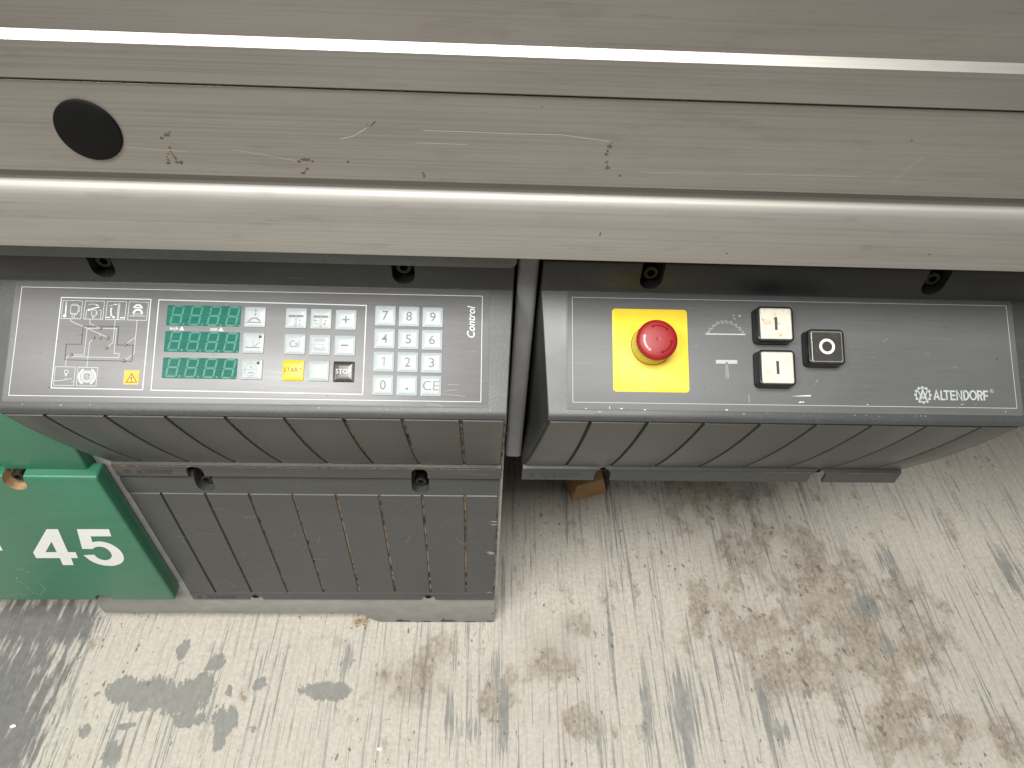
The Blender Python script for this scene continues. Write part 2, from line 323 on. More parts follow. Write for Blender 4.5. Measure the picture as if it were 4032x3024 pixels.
DATA = {'boxes': [[[-466.62,-12.41],[-447.52,-12.42],[-447.5,-31.04],[-466.52,-31.0]],[[-444.73,-12.5],[-426.04,-12.38],[-425.98,-31.08],[-444.85,-31.12]],[[-423.24,-12.59],[-404.24,-12.47],[-404.4,-31.13],[-423.19,-31.23]],[[-401.52,-12.42],[-382.64,-12.57],[-382.88,-31.39],[-401.67,-31.28]],[[-466.86,-79.93],[-447.61,-80.07],[-447.41,-98.64],[-466.69,-98.6]],[[-444.93,-80.09],[-425.82,-80.24],[-425.85,-98.76],[-444.86,-98.73]]],'diag': [[-468.52,-9.31],[-380.5,-9.51],[-380.5,-101.82],[-468.69,-101.2]],'dispbox': [[-372.55,-9.78],[-164.68,-11.49],[-164.7,-103.28],[-372.38,-102.02]],'thin': [[[-457.07,-31.35],[-457.04,-33.47],[-444.7,-38.71],[-420.8,-48.62]],[[-438.23,-31.32],[-438.09,-35.75],[-428.26,-39.86]],[[-426.9,-45.96],[-426.61,-48.92]],[[-413.64,-31.51],[-413.64,-54.6],[-418.34,-59.14]],[[-392.17,-31.56],[-392.03,-65.55],[-400.19,-72.22]],[[-392.46,-49.16],[-400.24,-55.48]],[[-457.17,-79.45],[-457.29,-70.7],[-453.81,-68.36]],[[-436.45,-79.76],[-436.46,-55.0],[-433.67,-51.67]],[[-428.32,-40.45],[-440.11,-40.61],[-440.47,-67.81],[-451.69,-67.74]],[[-453.05,-69.65],[-406.66,-69.98],[-406.43,-65.8],[-411.63,-65.69],[-411.54,-40.4],[-425.3,-40.53]],[[-462.97,-27.16],[-463.72,-14.22],[-462.78,-14.2],[-462.35,-27.15]],[[-458.22,-17.44],[-456.48,-15.94],[-452.69,-16.13],[-450.93,-17.82],[-451.11,-25.27],[-452.82,-26.96],[-456.3,-26.7],[-458.32,-25.41],[-458.22,-17.44]],[[-457.92,-17.23],[-451.21,-17.63]],[[-458.13,-25.41],[-451.19,-25.67]],[[-456.25,-27.23],[-456.2,-29.48],[-453.78,-29.77],[-453.74,-27.18]],[[-450.63,-18.28],[-449.47,-18.59],[-449.71,-23.59],[-450.84,-23.61]],[[-441.32,-16.3],[-438.24,-15.57],[-435.06,-15.77],[-433.1,-16.4]],[[-442.65,-31.07],[-442.64,-21.92],[-441.7,-21.83]],[[-430.37,-21.67],[-428.27,-21.83],[-428.02,-30.79]],[[-437.4,-22.68],[-436.36,-21.66],[-433.83,-21.74],[-432.96,-22.92],[-433.0,-26.91],[-434.16,-27.93],[-436.38,-27.77],[-437.44,-26.66],[-437.4,-22.68]],[[-432.67,-23.25],[-432.09,-23.44],[-432.19,-26.23],[-432.75,-26.24]],[[-420.69,-17.35],[-417.34,-15.95],[-415.16,-15.57]],[[-412.07,-14.84],[-410.49,-14.81],[-410.75,-30.79],[-412.01,-30.82],[-412.07,-14.84]],[[-400.17,-27.07],[-384.35,-26.96]],[[-396.57,-24.93],[-387.39,-24.89]],[[-396.23,-25.19],[-396.21,-26.72]],[[-388.18,-25.24],[-388.3,-26.7]],[[-455.88,-91.05],[-455.8,-92.34]],[[-466.56,-94.11],[-461.62,-94.03],[-449.94,-91.6]],[[-449.82,-94.5],[-448.15,-94.47]],[[-438.8,-90.27],[-435.21,-87.7],[-435.57,-91.51],[-431.81,-88.74]],[[-412.0,-16.64],[-410.8,-16.62]],[[-411.99,-18.51],[-410.79,-18.49]],[[-411.98,-20.38],[-410.79,-20.35]],[[-411.98,-22.24],[-410.78,-22.22]],[[-411.97,-24.11],[-410.77,-24.08]],[[-411.96,-25.97],[-410.77,-25.94]],[[-411.96,-27.83],[-410.76,-27.8]],[[-411.95,-29.69],[-410.75,-29.66]]],'thick': [[[-462.74,-26.96],[-463.21,-17.87]],[[-440.17,-21.47],[-430.51,-18.35]],[[-417.66,-19.29],[-418.98,-19.98],[-418.18,-26.95],[-415.82,-28.57]],[[-422.84,-29.03],[-418.73,-29.09]],[[-409.26,-29.1],[-404.85,-29.08]],[[-455.73,-87.25],[-455.84,-89.12]]],'discs': [[[-463.37,-28.16],1.68],[[-440.47,-21.61],1.08],[[-415.34,-28.89],1.08]],'circ': [[[-455.77,-85.12],1.92,0.45],[[-435.43,-29.08],0.62,0.4],[[-435.47,-89.44],5.632,0.75],[[-435.47,-89.44],4.096,0.75]],'arcs': [[[-435.47,-89.44],7.808,118,242,1.9],[[-435.47,-89.44],7.808,-62,62,1.9],[[-392.5,-19.45],3.844,12,42,1.9],[[-392.5,-19.45],3.844,47,87,1.9],[[-392.5,-19.45],3.844,93,133,1.9],[[-392.5,-19.45],3.844,138,168,1.9],[[-392.22,-24.65],4.216,4,176,2.0]],'fills': [[[-431.02,-17.02],[-433.51,-15.47],[-433.53,-17.21]],[[-413.08,-15.53],[-415.44,-14.71],[-415.4,-16.44]],[[-397.31,-18.88],[-395.31,-17.84],[-389.91,-17.93],[-387.26,-19.22],[-392.37,-18.78]],[[-347.52,-36.66],[-349.85,-40.79],[-345.13,-40.96]],[[-308.8,-36.91],[-311.18,-40.98],[-306.18,-41.21]]],'dark': [[-444.11,-38.37],[-409.55,-38.05],[-409.33,-56.95],[-393.61,-57.2],[-393.57,-73.34],[-458.48,-72.99],[-458.74,-57.03],[-444.08,-56.91],[-444.11,-38.37]],'leds': [[-426.81,-40.56],[-432.89,-50.02],[-426.48,-50.23],[-419.2,-50.23],[-419.36,-60.27],[-452.82,-67.69],[-401.07,-56.67],[-401.1,-73.14]],'warn': [[-399.74,-82.41],[-384.92,-82.5],[-384.99,-96.86],[-399.45,-96.76]],'warntri': [[-392.25,-85.73],[-386.91,-94.31],[-397.1,-94.66]],'displays': [[[-363.6,-14.84],[-290.08,-15.13],[-289.68,-36.55],[-363.37,-35.99]],[[-363.63,-41.69],[-289.6,-42.27],[-289.39,-63.56],[-363.12,-62.9]],[[-363.18,-68.78],[-289.95,-68.96],[-289.72,-90.2],[-363.23,-89.75]]],'digits': [[[[-357.34,-15.37],[-345.94,-15.4],[-349.01,-35.85],[-360.41,-35.8]],[[-301.96,-15.56],[-290.48,-15.66],[-294.07,-36.31],[-305.48,-36.2]]],[[[-357.15,-42.21],[-345.89,-42.26],[-348.82,-62.46],[-360.39,-62.47]],[[-302.35,-42.63],[-290.95,-42.61],[-294.08,-63.0],[-305.54,-63.0]]],[[[-357.2,-69.0],[-345.7,-69.0],[-348.79,-89.02],[-360.24,-88.94]],[[-302.29,-69.55],[-290.84,-69.49],[-294.07,-89.63],[-305.47,-89.61]]]],'inch': [[-359.21,-37.53],[-351.1,-40.61]],'mm': [[-319.68,-37.76],[-312.24,-40.87]],'keysB': [[-275.63,-26.05,21.69,21.34],[-275.5,-53.02,21.75,21.29],[-275.53,-79.79,21.93,21.23]],'keysC': [[-234.42,-26.42,21.04,21.09],[-209.5,-26.68,21.23,21.16],[-184.38,-27.2,20.97,20.95],[-234.31,-53.43,21.42,21.0],[-209.39,-53.72,21.1,20.87],[-184.36,-54.04,21.22,20.94],[-234.41,-80.2,21.19,20.76],[-209.41,-80.35,21.03,20.79],[-184.31,-80.7,20.72,20.41]],'keysD': [[-144.75,-22.14,20.76,20.96],[-96.7,-22.84,20.99,20.65],[-144.62,-93.72,20.98,20.8],[-96.73,-93.93,20.92,20.81]],'control': [[-62.01,-43.46],[-53.58,-43.31],[-54.27,-9.56],[-62.06,-9.57]],'yellow': [[88.07,-9.94],[166.47,-9.56],[166.41,-96.93],[87.92,-96.69]],'estop': [[128.53,-47.55],[127.7,-47.96],[107.86,-47.86],[148.92,-47.12],[107.51,-47.91],[127.9,-68.76]],'btn': [[[[234.69,-7.61],[274.23,-7.2],[272.46,-45.11],[233.67,-44.65]],[[237.02,-10.81],[269.6,-10.54],[269.31,-42.98],[236.98,-42.79]]],[[[234.39,-53.42],[272.38,-53.14],[271.55,-90.27],[234.1,-90.46]],[[236.7,-56.3],[268.96,-55.98],[268.88,-88.14],[236.64,-88.25]]],[[[286.28,-31.01],[324.16,-30.69],[323.83,-67.91],[285.58,-68.15]],[[289.32,-33.93],[321.56,-33.57],[321.31,-65.38],[288.91,-65.76]]]],'sawbase': [[185.4,-34.96],[227.35,-34.74]],'teeth': [[186.98,-33.91],[187.43,-32.34],[188.73,-32.71],[188.36,-34.12],[189.73,-32.69],[189.29,-29.96],[190.27,-28.61],[191.42,-28.74],[191.6,-30.31],[192.72,-29.35],[192.82,-26.52],[193.89,-24.93],[194.87,-25.54],[194.59,-26.96],[196.18,-25.91],[197.31,-22.51],[198.44,-21.54],[199.18,-22.32],[198.17,-24.3],[199.91,-23.48],[201.81,-20.69],[203.37,-20.51],[203.71,-21.68],[202.48,-23.2],[204.58,-23.16],[206.47,-20.45],[208.04,-20.18],[208.38,-21.35],[207.39,-22.79],[209.46,-23.3],[211.66,-20.9],[213.43,-21.1],[213.78,-22.04],[212.18,-23.25],[213.68,-24.4],[216.42,-23.96],[218.21,-23.92],[218.72,-24.7],[217.12,-25.75],[218.38,-27.06],[220.94,-27.25],[222.7,-27.77],[222.98,-28.39],[220.46,-29.14],[220.8,-30.39],[223.49,-30.89],[225.38,-32.03],[225.73,-32.81],[223.0,-33.25]],'tee': [[195.17,-62.14],[217.48,-62.0],[217.31,-65.87],[207.31,-66.03],[207.38,-64.25],[205.3,-64.29],[205.23,-65.99],[195.02,-66.0]],'teelad': [[205.25,-67.38],[207.26,-67.27],[207.46,-80.8],[205.01,-80.84]],'gear': [[411.13,-95.57],[420.29,-95.44],[411.92,-86.54]],'aw': [[[406.76,-91.39],[408.78,-95.97],[407.06,-100.39]],[[406.76,-91.39],[408.72,-95.44],[411.04,-89.84],[415.31,-99.95]],[[415.91,-91.36],[413.09,-95.91],[411.49,-98.84],[410.73,-98.33]],[[407.07,-100.23],[410.76,-93.03],[412.25,-99.36]],[[415.31,-99.95],[413.43,-95.11]],[[415.91,-91.36],[409.54,-99.67]]],'word': [[[422.9,-100.53],[425.78,-91.22],[428.39,-100.46]],[[423.97,-97.61],[427.74,-97.55]],[[430.9,-90.61],[430.58,-100.06],[434.89,-99.99]],[[433.54,-91.21],[439.65,-91.12]],[[436.57,-91.17],[436.46,-100.5]],[[446.11,-91.35],[441.09,-91.31],[441.15,-99.91],[446.0,-99.94]],[[441.03,-95.46],[445.72,-95.5]],[[447.54,-100.72],[447.64,-90.63],[452.26,-100.39],[452.52,-90.4]],[[455.0,-90.53],[455.01,-99.92],[456.8,-99.79],[458.96,-98.17],[459.92,-95.5],[459.26,-92.33],[457.51,-90.86],[454.64,-90.9]],[[469.9,-100.67],[469.98,-90.68],[473.19,-91.06],[474.79,-92.9],[473.6,-95.04],[470.1,-95.36]],[[471.94,-95.44],[474.02,-100.5]],[[476.41,-100.47],[476.64,-90.74],[481.05,-91.05]],[[476.53,-95.53],[480.69,-95.63]]],'wordO': [[464.77,-95.17],[468.18,-95.12],[465.21,-90.64]],'reg': [[485.18,-90.51],[487.19,-90.48]]}
# ------------------------------------------------------------------ floor
GRAY = [(-0.58,0.441,0.0285,0.0217),(-0.533,0.432,0.0517,0.0264),(-0.481,0.425,0.0387,0.0299),(-0.452,0.448,0.0223,0.0194),(-0.465,0.395,0.0241,0.0134),(-0.401,0.395,0.0217,0.0207),(-0.402,0.366,0.01,0.0188),(-0.245,0.443,0.0412,0.0143),(-0.441,0.486,0.0134,0.0162),(-0.502,0.507,0.0108,0.0166),(-0.552,0.383,0.015,0.0067),(-0.361,0.452,0.0119,0.0118),(-0.354,0.381,0.0096,0.006),(-0.613,0.374,0.0087,0.013),(-0.617,0.429,0.0072,0.0056),(-0.559,0.342,0.0146,0.0204),(-0.407,0.441,0.0065,0.0103),(-0.439,0.395,0.0076,0.011),(-0.225,0.441,0.0239,0.0117),(-0.22,0.495,0.0082,0.03),(0.035,0.484,0.0083,0.0299),(0.048,0.41,0.0066,0.0446),(-0.037,0.397,0.0092,0.0366),(0.29,0.439,0.0088,0.0589),(0.237,0.521,0.0063,0.0724),(0.345,0.401,0.0149,0.0729),(-0.006,0.385,0.0144,0.0146),(0.357,0.426,0.019,0.0574),(0.489,0.411,0.0087,0.0475),(0.804,0.705,0.0157,0.0266),(0.725,0.61,0.0236,0.0242),(0.67,0.562,0.0114,0.0115),(1.052,0.688,0.023,0.0479),(0.744,0.536,0.0113,0.0224),(0.506,0.385,0.0154,0.0125),(0.75,0.404,0.0088,0.0081),(0.569,0.448,0.0078,0.0068)]
BROWN = [(0.677,0.593,0.1286,0.1129),(0.6,0.719,0.0907,0.0616),(0.764,0.518,0.0601,0.0712),(0.734,0.397,0.0912,0.041),(0.466,0.589,0.0573,0.0576),(0.895,0.376,0.0245,0.0311),(0.572,0.497,0.0954,0.0422),(0.481,0.86,0.0962,0.0749),(-0.077,0.508,0.0251,0.0251),(0.133,0.5,0.031,0.0305),(0.182,0.562,0.0205,0.018),(0.176,0.399,0.024,0.0273),(-0.109,0.461,0.0407,0.0316),(0.041,0.436,0.027,0.0384)]
DARK = [(-0.748,0.414,0.0654,0.0984),(-0.776,0.554,0.09,0.0455),(-0.72,0.354,0.0486,0.0666),(-0.696,0.547,0.0327,0.0341)]
DRAG = GRAY[19:]; GRAY = GRAY[:19]
def floor_mat():
    t = T('worn_painted_floor')
    def attr(n_):
        q = t.n('ShaderNodeAttribute'); q.attribute_name = n_; return q.outputs['Fac']
    def st(sc, lo, hi, loc=(0, 0, 0), rz=0.0, det=4, ro=.62): return t.step(t.noise(1, det, ro, vec=t.map(sc, loc, (0, 0, rz))), lo, hi)
    mott = t.noise(140, 4, .65); fine = t.noise(560, 2, .6); big = t.noise(2.6, 3)
    c = t.mix(t.step(mott, .30, .70), (.475, .44, .38), (.60, .56, .49))
    c = t.mix(t.math('MULTIPLY', t.step(fine, .46, .68), .32), c, (.43, .39, .33))
    c = t.mix(t.math('MULTIPLY', t.step(big, .38, .62), .22), c, (.52, .48, .42))
    # fine drag marks running with the traffic
    fs = t.noise(1, 4, .68, vec=t.map((280, 16, 1), (0, 3, 0), (0, 0, -.03)))
    c = t.mix(t.math('MULTIPLY', t.step(fs, .48, .68), t.rng(big, .35, .65, .18, .5)), c, (.36, .33, .285))
    c = t.mix(t.math('MULTIPLY', st((150, 5, 1), .52, .66, (5, 1, 0), .04), .42), c, (.40, .375, .33))
    # damp brown stains: a grainy web that thickens where the floor is most soiled
    nb = t.noise(1, 8, .62, vec=t.map((19, 12, 1), (2, 5, 0)))
    near = t.step(attr('stain'), 2.3, .3)
    b = t.step(t.math('ADD', nb, t.math('MULTIPLY', near, .20)), .58, .69)
    soft = t.math('MULTIPLY', t.step(attr('stain'), 2.4, .6), t.rng(t.noise(1, 5, .65, vec=t.map((8, 6, 1), (6, 3, 0))), .35, .62, .05, .40))
    c = t.mix(soft, c, (.30, .262, .212))
    b = t.math('MULTIPLY', b, t.rng(t.noise(1, 3, .6, vec=t.map((30, 22, 1), (14, 3, 0))), .36, .62, .40, 1.0))
    b = t.math('MULTIPLY', b, t.rng(t.noise(1, 4, .7, vec=t.map((150, 90, 1), (0, 7, 0))), .36, .60, .34, 1.0))
    c = t.mix(t.math('MULTIPLY', b, .78), c, t.mix(mott, (.12, .085, .05), (.24, .175, .115)))
    # grey worn-through paint
    wg = t.mix(t.noise(60, 4), (.15, .157, .15), (.26, .265, .25))
    e = t.noise(1, 6, .72, vec=t.map((130, 48, 1), (9, 9, 0)))
    e2 = t.noise(1, 3, .6, vec=t.map((34, 22, 1), (4, 7, 0)))
    d = t.math('ADD', attr('worn'), t.math('ADD', t.math('MULTIPLY', t.math('SUBTRACT', e, .5), 2.0), t.math('MULTIPLY', t.math('SUBTRACT', e2, .5), 1.3)))
    gb = t.step(d, 1.02, .95)
    sx = t.noise(1, 5, .7, vec=t.map((135, 3.6, 1), (3, 0, 0), (0, 0, .03)))
    dr = t.step(t.math('ADD', sx, t.math('MULTIPLY', t.step(attr('drag'), 2.2, .2), .19)), .60, .645)
    g2_ = st((190, 3.0, 1), .575, .615, (8, 4, 0), .06); g3_ = st((140, 3.2, 1), .60, .635, (2, 9, 0), -.14)
    patch = t.step(t.noise(4.5, 3, vec=t.map((1, 1, 1), (5, 2, 0))), .34, .56)
    g = t.math('MULTIPLY', t.math('MAXIMUM', g2_, t.math('MULTIPLY', g3_, .85)), t.math('ADD', t.math('MULTIPLY', patch, .7), .28))
    g = t.math('MULTIPLY', t.math('MAXIMUM', g, t.math('MULTIPLY', dr, .92)), t.rng(t.noise(1, 4, .7, vec=t.map((60, 24, 1), (3, 12, 0))), .34, .56, .55, 1.0))
    c = t.mix(t.math('MULTIPLY', t.math('MAXIMUM', t.math('MULTIPLY', gb, t.rng(e, .30, .62, 1.0, .80)), g), .92), c, wg)
    # dark scraped zone beside the green cover
    dn = t.noise(1, 5, .72, vec=t.map((85, 10, 1), (4, 4, 0), (0, 0, -.10)))
    dk = t.step(t.math('ADD', attr('scraped'), t.math('MULTIPLY', t.math('SUBTRACT', dn, .5), 4.6)), 1.35, .75)
    c = t.mix(t.math('MULTIPLY', dk, .88), c, t.mix(t.noise(80, 4), (.075, .078, .077), (.21, .21, .205)))
    # dark flecks, single and in short runs
    spot = t.math('MULTIPLY', st((110, 52, 1), .625, .67, (11, 2, 0), 0, 4, .6), t.step(t.noise(7, 3), .42, .58))
    c = t.mix(t.math('MULTIPLY', spot, .8), c, (.11, .10, .085))
    blt = t.math('MULTIPLY', st((48, 34, 1), .60, .655, (31, 6, 0), .3, 5, .66), t.step(attr('stain'), 1.8, .7))
    c = t.mix(t.math('MULTIPLY', blt, .72), c, (.12, .115, .10))
    dot = t.step(t.noise(320, 2, vec=t.map((1, .6, 1), (5, 5, 0))), .70, .745)
    c = t.mix(t.math('MULTIPLY', dot, .65), c, (.17, .15, .12))
    c = t.mix(t.math('MULTIPLY', st((170, 26, 1), .67, .74, (21, 2, 0)), .55), c, (.74, .725, .68))
    t.bump(mott, .18, .0008)
    return t.out(c, t.rng(mott, .3, .7, .5, .66), 0, .35)
def floor_mesh():
    xs = [-6000, -3000] + [-1000 + 8 * k for k in range(301)] + [3000, 6000]; ys = [-5000, -1000] + [200 + 8 * k for k in range(126)] + [2500, 6000]
    nx = len(xs); v = [(x, y, 0) for y in ys for x in xs]; f = [(j * nx + i, j * nx + i + 1, (j + 1) * nx + i + 1, (j + 1) * nx + i) for j in range(len(ys) - 1) for i in range(nx - 1)]
    me = mesh('floor', v, f, floor_mat())
    for n_, lst in (('worn', GRAY), ('drag', DRAG), ('stain', BROWN), ('scraped', DARK)):
        at = me.attributes.new(n_, 'FLOAT', 'POINT'); out = []
        for x, y, _ in v:
            x *= .001; y *= .001; m_ = 6.0
            for cx, cy, rx, ry in lst:
                q = ((x - cx) / rx) ** 2 + ((y - cy) / ry) ** 2
                if q < m_: m_ = q
            out.append(math.sqrt(m_) if m_ < 6 else 2.45)
        at.data.foreach_set('value', out)
    return me
fl = obj('floor', floor_mesh())
tag(fl, 'worn cream painted concrete floor with grey scrapes and brown stains', None, None, 'structure')
# ------------------------------------------------------------------ frames
ex = Vector((1, .0125, .0084)).normalized(); ez = (Vector((0, 0, 1)) - ex.z * ex).normalized(); ey = ez.cross(ex)
FR = Matrix(((ex.x, ey.x, ez.x, .0421), (ex.y, ey.y, ez.y, .5688), (ex.z, ey.z, ez.z, .7536), (0, 0, 0, 1)))
S34 = math.atan2(.5609, .8279); SY, SZ = math.cos(S34), math.sin(S34)
def PM(u, v, h=0.0):
    return Matrix.Translation(Vector((u, v * SY - h * SZ, v * SZ + h * SY)) / 1000) @ Matrix.Rotation(S34, 4, 'X')
def thing(name, label, cat, base, frame=FR, group=None):
    o = link(bpy.data.objects.new(name, None)); o.empty_display_size = .05
    b = Vector(base) / 1000; o.matrix_world = frame @ Matrix.Translation(b); o['_b'] = tuple(b)
    return tag(o, label, cat, group)
ID = Matrix.Identity(4)
# ------------------------------------------------------------------ sliding table (aluminium carriage)
tx = Vector((1, 0, .0132)).normalized(); tz = Vector((-tx.z, 0, tx.x)); FT = Matrix(((tx.x, 0, tz.x, .0123), (0, 1, 0, 0), (tx.z, 0, tz.z, 0), (0, 0, 0, 1)))
tb = thing('sliding_table', 'long brushed aluminium sliding table spanning the top of the machine', 'table', (0, 540, 827), FT)
X0, X1 = -2300, 2300
up = obj('upper_beam', prism([(521.8, 1023.3), (521.8, 1125), (526, 1130), (1250, 1130), (1250, 1000), (560, 1000)], X0, X1, M['alu_top'], 'upper_beam'), tb)
fa = obj('front_rail', prism([(521.6, 1023.5), (517, 1017.6), (517, 991), (517.8, 990.2), (521.4, 990.0), (521.4, 988.2), (520.3, 988.0), (520, 987.6), (520, 914.2), (520.8, 913.4), (530, 913.0), (600, 913.0), (600, 1022)], X0, X1, M['alu'], 'front_rail', None, 20), tb)
arc_ = [(527.6, 912.2), (527.6, 903.0)] + [(532 - 15 * math.sin(a), 876 + 27 * math.cos(a)) for a in [.30 + (math.pi / 2 - .30) * k / 14 for k in range(15)]]
lo = obj('lower_rail', prism([(600, 912.2)] + arc_ + [(517, 841.4), (518, 840.4), (560, 840.2), (1240, 840.2), (1240, 912.2)], X0, X1, M['alu_low'], 'lower_rail', None, 20), tb)
capm = lathe('hole_cap', [(24.6, -4), (24.6, 1.2), (24.2, 2.0), (23.2, 2.5), (12, 2.9), (.5, 3.0)], M['cap'], 56)
obj('hole_cap', capm, tb, Matrix.Translation((-.3101, .520, .9499)) @ Matrix.Rotation(math.pi / 2, 4, 'X'))
def wall_art(y): return Matrix.Translation((0, y, 0)) @ Matrix.Rotation(math.pi / 2, 4, 'X')
def marks(name, lst, w, mat, par, y, gap=.12, jit=.5):
    a = Art(.05)
    for t_ in lst: trail(a, [(p[0] * 1000, p[1] * 1000 - 13.2 * p[0]) for p in t_], w, jit, gap)
    return tag(a.build(name, mat, par, wall_art(y)), None, None, None, 'stuff')
marks('glue_residue', [[[-.2493,.9488],[-.2474,.947],[-.2525,.9444],[-.2571,.9412]],[[-.256,.9389],[-.2533,.9356],[-.2526,.9316],[-.2511,.9261],[-.2512,.9201]],[[-.2551,.9294],[-.2584,.9195]],[[-.2461,.9236],[-.2481,.9211],[-.2457,.9184]],[[-.1538,.926],[-.1488,.929],[-.1439,.9279],[-.1379,.9253]],[[-.1524,.9151],[-.1485,.9188],[-.1469,.9211]],[[-.056,.9224],[-.0529,.9196],[-.055,.9166],[-.0524,.9167]],[[.0962,.9545],[.0926,.9489],[.0919,.9429]],[[.0937,.9399],[.0932,.9357],[.0958,.9315]],[[.1035,.9283],[.1061,.9245]],[[-.084,.9201],[-.082,.9161]],[[-.1145,.9296],[-.1131,.9279]]], 3.0, M['brown'], tb, .52, .12, 1.0)
marks('black_scuff', [[[-.0886,.9631],[-.0936,.9583]],[[.0372,.9808],[.0396,.9804]],[[.3292,.9669],[.3313,.9667]],[[-.0943,.9609],[-.0962,.9592]]], 1.3, M['tick'], tb, .52, 0, .2)
marks('pen_mark', [[[.041,.9984],[.0433,.9961]],[[.0402,.9942],[.042,.9939]],[[.0375,.9913],[.0392,.9917]]], 1.1, M['blue_tick'], tb, .517, .1)
marks('lower_scuff', [[[.0965,.8725],[.0957,.8688]],[[.21,.856],[.2125,.8555]],[[.392,.863],[.394,.8622]]], 1.2, M['tick'], tb, .517, 0, .2)
sa = Art(.04)
for t_, w in (([[-.0526,.9574],[-.0191,.9579],[.0183,.958],[.0558,.9589],[.075,.9569],[.0929,.9553]], .45), ([[-.0594,.9469],[-.0191,.9474]], .35), ([[-.118,.9473],[-.1065,.9505],[-.0959,.9576]], .5), ([[-.2031,.9345],[-.1555,.9273]], .3), ([[.12,.93],[.30,.934]], .3), ([[-.30,.9335],[-.24,.931]], .3), ([[.33,.93],[.345,.953]], .3)):
    sa.line([(p[0] * 1000, p[1] * 1000 - 13.2 * p[0]) for p in t_], w * .8)
tag(sa.build('scratch', M['scuff_alu'], tb, wall_art(.52)), None, None, None, 'stuff')
# ------------------------------------------------------------------ guide rail under the table, grey post
gr = xzprism([(-1600, 845)] + [(-1600, 799)] + [(19 + 8 * math.sin(a), 807 - 8 * math.cos(a)) for a in [math.pi / 2 * k / 8 for k in range(9)]] + [(27, 845)], 557, 640, M['cast'], 'guide_rail')
gro = tag(obj('guide_rail', gr, None, FT), 'grey cast metal guide rail just below the aluminium table, ending above the gap', 'rail'); bake(gro, 1.5, 2)
po = obj('support_post', prism([(578, 470), (578, 840), (640, 840), (640, 470)], 31.0, 52.5, M['post'], 'support_post'))
tag(po, 'upright pale grey metal post in the gap between the two consoles', 'post'); bake(po, 5, 4)
cl = Art(0); 
cu = bpy.data.curves.new('cable_loop', 'CURVE'); cu.dimensions = '3D'; cu.bevel_depth = .0013; sp_ = cu.splines.new('POLY'); pts = [(0.0235, .556 - 0.0, .585 + 0.0)] 
pts = [(.0222 + .0075 * math.sin(a), .545, .570 + .014 * math.cos(a)) for a in [math.pi * k / 12 for k in range(13)]]
sp_.points.add(len(pts) - 1)
for i, p in enumerate(pts): sp_.points[i].co = (*p, 1)
tmp = link(bpy.data.objects.new('tmp', cu)); dg = bpy.context.evaluated_depsgraph_get(); dg.update()
cme = bpy.data.meshes.new_from_object(tmp.evaluated_get(dg)); bpy.data.objects.remove(tmp); cme.materials.clear(); cme.materials.append(M['black'])
tag(obj('cable_loop', cme), 'small loop of black cable peeking from behind the keypad console', 'cable')
# ------------------------------------------------------------------ machine base
mb = thing('machine_base', 'pale grey painted machine base with chipped foot on the floor', 'machine base', (-270, 150, -750))
plo = obj('plinth', xzprism([(-17, -640), (-17, -752), (-221, -752), (-232, -742), (-249, -722), (-262, -717), (-690, -717), (-690, -640)], -4, 430, M['base'], 'plinth'), mb); bake(plo, 2.5, 2)
obj('frame_body', xzprism([(-1000, -640), (-1000, -60), (-530, -60), (-530, -250), (-22, -250), (-22, -640)], 20, 500, M['base'], 'frame_body'), mb)
obj('frame_edge', xzprism([(-548, -640), (-548, -262), (-520.5, -262), (-520.5, -640)], -3.5, 19, M['base'], 'frame_edge'), mb)
obj('frame_edge', xzprism([(-20.5, -640), (-20.5, -250), (-15.5, -250), (-15.5, -640)], -3.5, 300, M['base'], 'frame_edge'), mb)
obj('rear_light_blocker', prism([(480, -752), (480, 60), (800, 60), (800, -752)], -1000, 480, M['housing_right'], 'rear_light_blocker'), mb)  # unseen block added to keep ambient light from under the table
obj('gap_light_blocker', prism([(80, -240), (80, 60), (640, 60), (640, -240)], -1000, 480, M['housing_right'], 'gap_light_blocker'), mb)  # unseen box added behind the consoles so the gap stays dark
ch = Art(.1)
for x, z, rx, rz in ((-186, -744, 9, 4), (-173, -746, 7, 2.6), (-137, -747, 9, 2), (-100, -744, 14, 3.6), (-108, -739, 2.4, 4), (-60, -747.5, 12, 1.4), (-26, -746, 5, 2), (-21, -715, 1.5, 3), (-640, -715.5, 4, 1.2), (-300, -714, 3, 1)): ch.poly(blob(x, z, rx, rz, 12, .3))
CHIPS = ch.build('bare_patch', M['flake'], mb, Matrix.Translation((0, -.004, 0)) @ Matrix.Rotation(math.pi / 2, 4, 'X'))
# ------------------------------------------------------------------ screws
def screw_mesh(r=8.2, hgt=9):
    n = 24; rings = [[(rr * math.cos(6.283185 * k / n), rr * math.sin(6.283185 * k / n), z) for k in range(n)] for rr, z in ((r, -6), (r, hgt - 1), (r - 1, hgt))]
    def hexr(a, rr): a %= math.pi / 3; return rr * math.cos(math.pi / 6) / math.cos(a - math.pi / 6)
    for rr, z in ((4.4, hgt), (4.4, hgt - 5)):
        rings.append([(hexr(6.283185 * k / n, rr) * math.cos(6.283185 * k / n), hexr(6.283185 * k / n, rr) * math.sin(6.283185 * k / n), z) for k in range(n)])
    return loft('screw', rings, M['screw'])
SCREW = screw_mesh(); SMALL = screw_mesh(6.2, 6)
def screw(par, x, y, z, me=SCREW, tilt=0): return obj('screw', me, par, Matrix.Translation(Vector((x, y, z)) / 1000) @ Matrix.Rotation(math.pi / 2 + tilt, 4, 'X'))
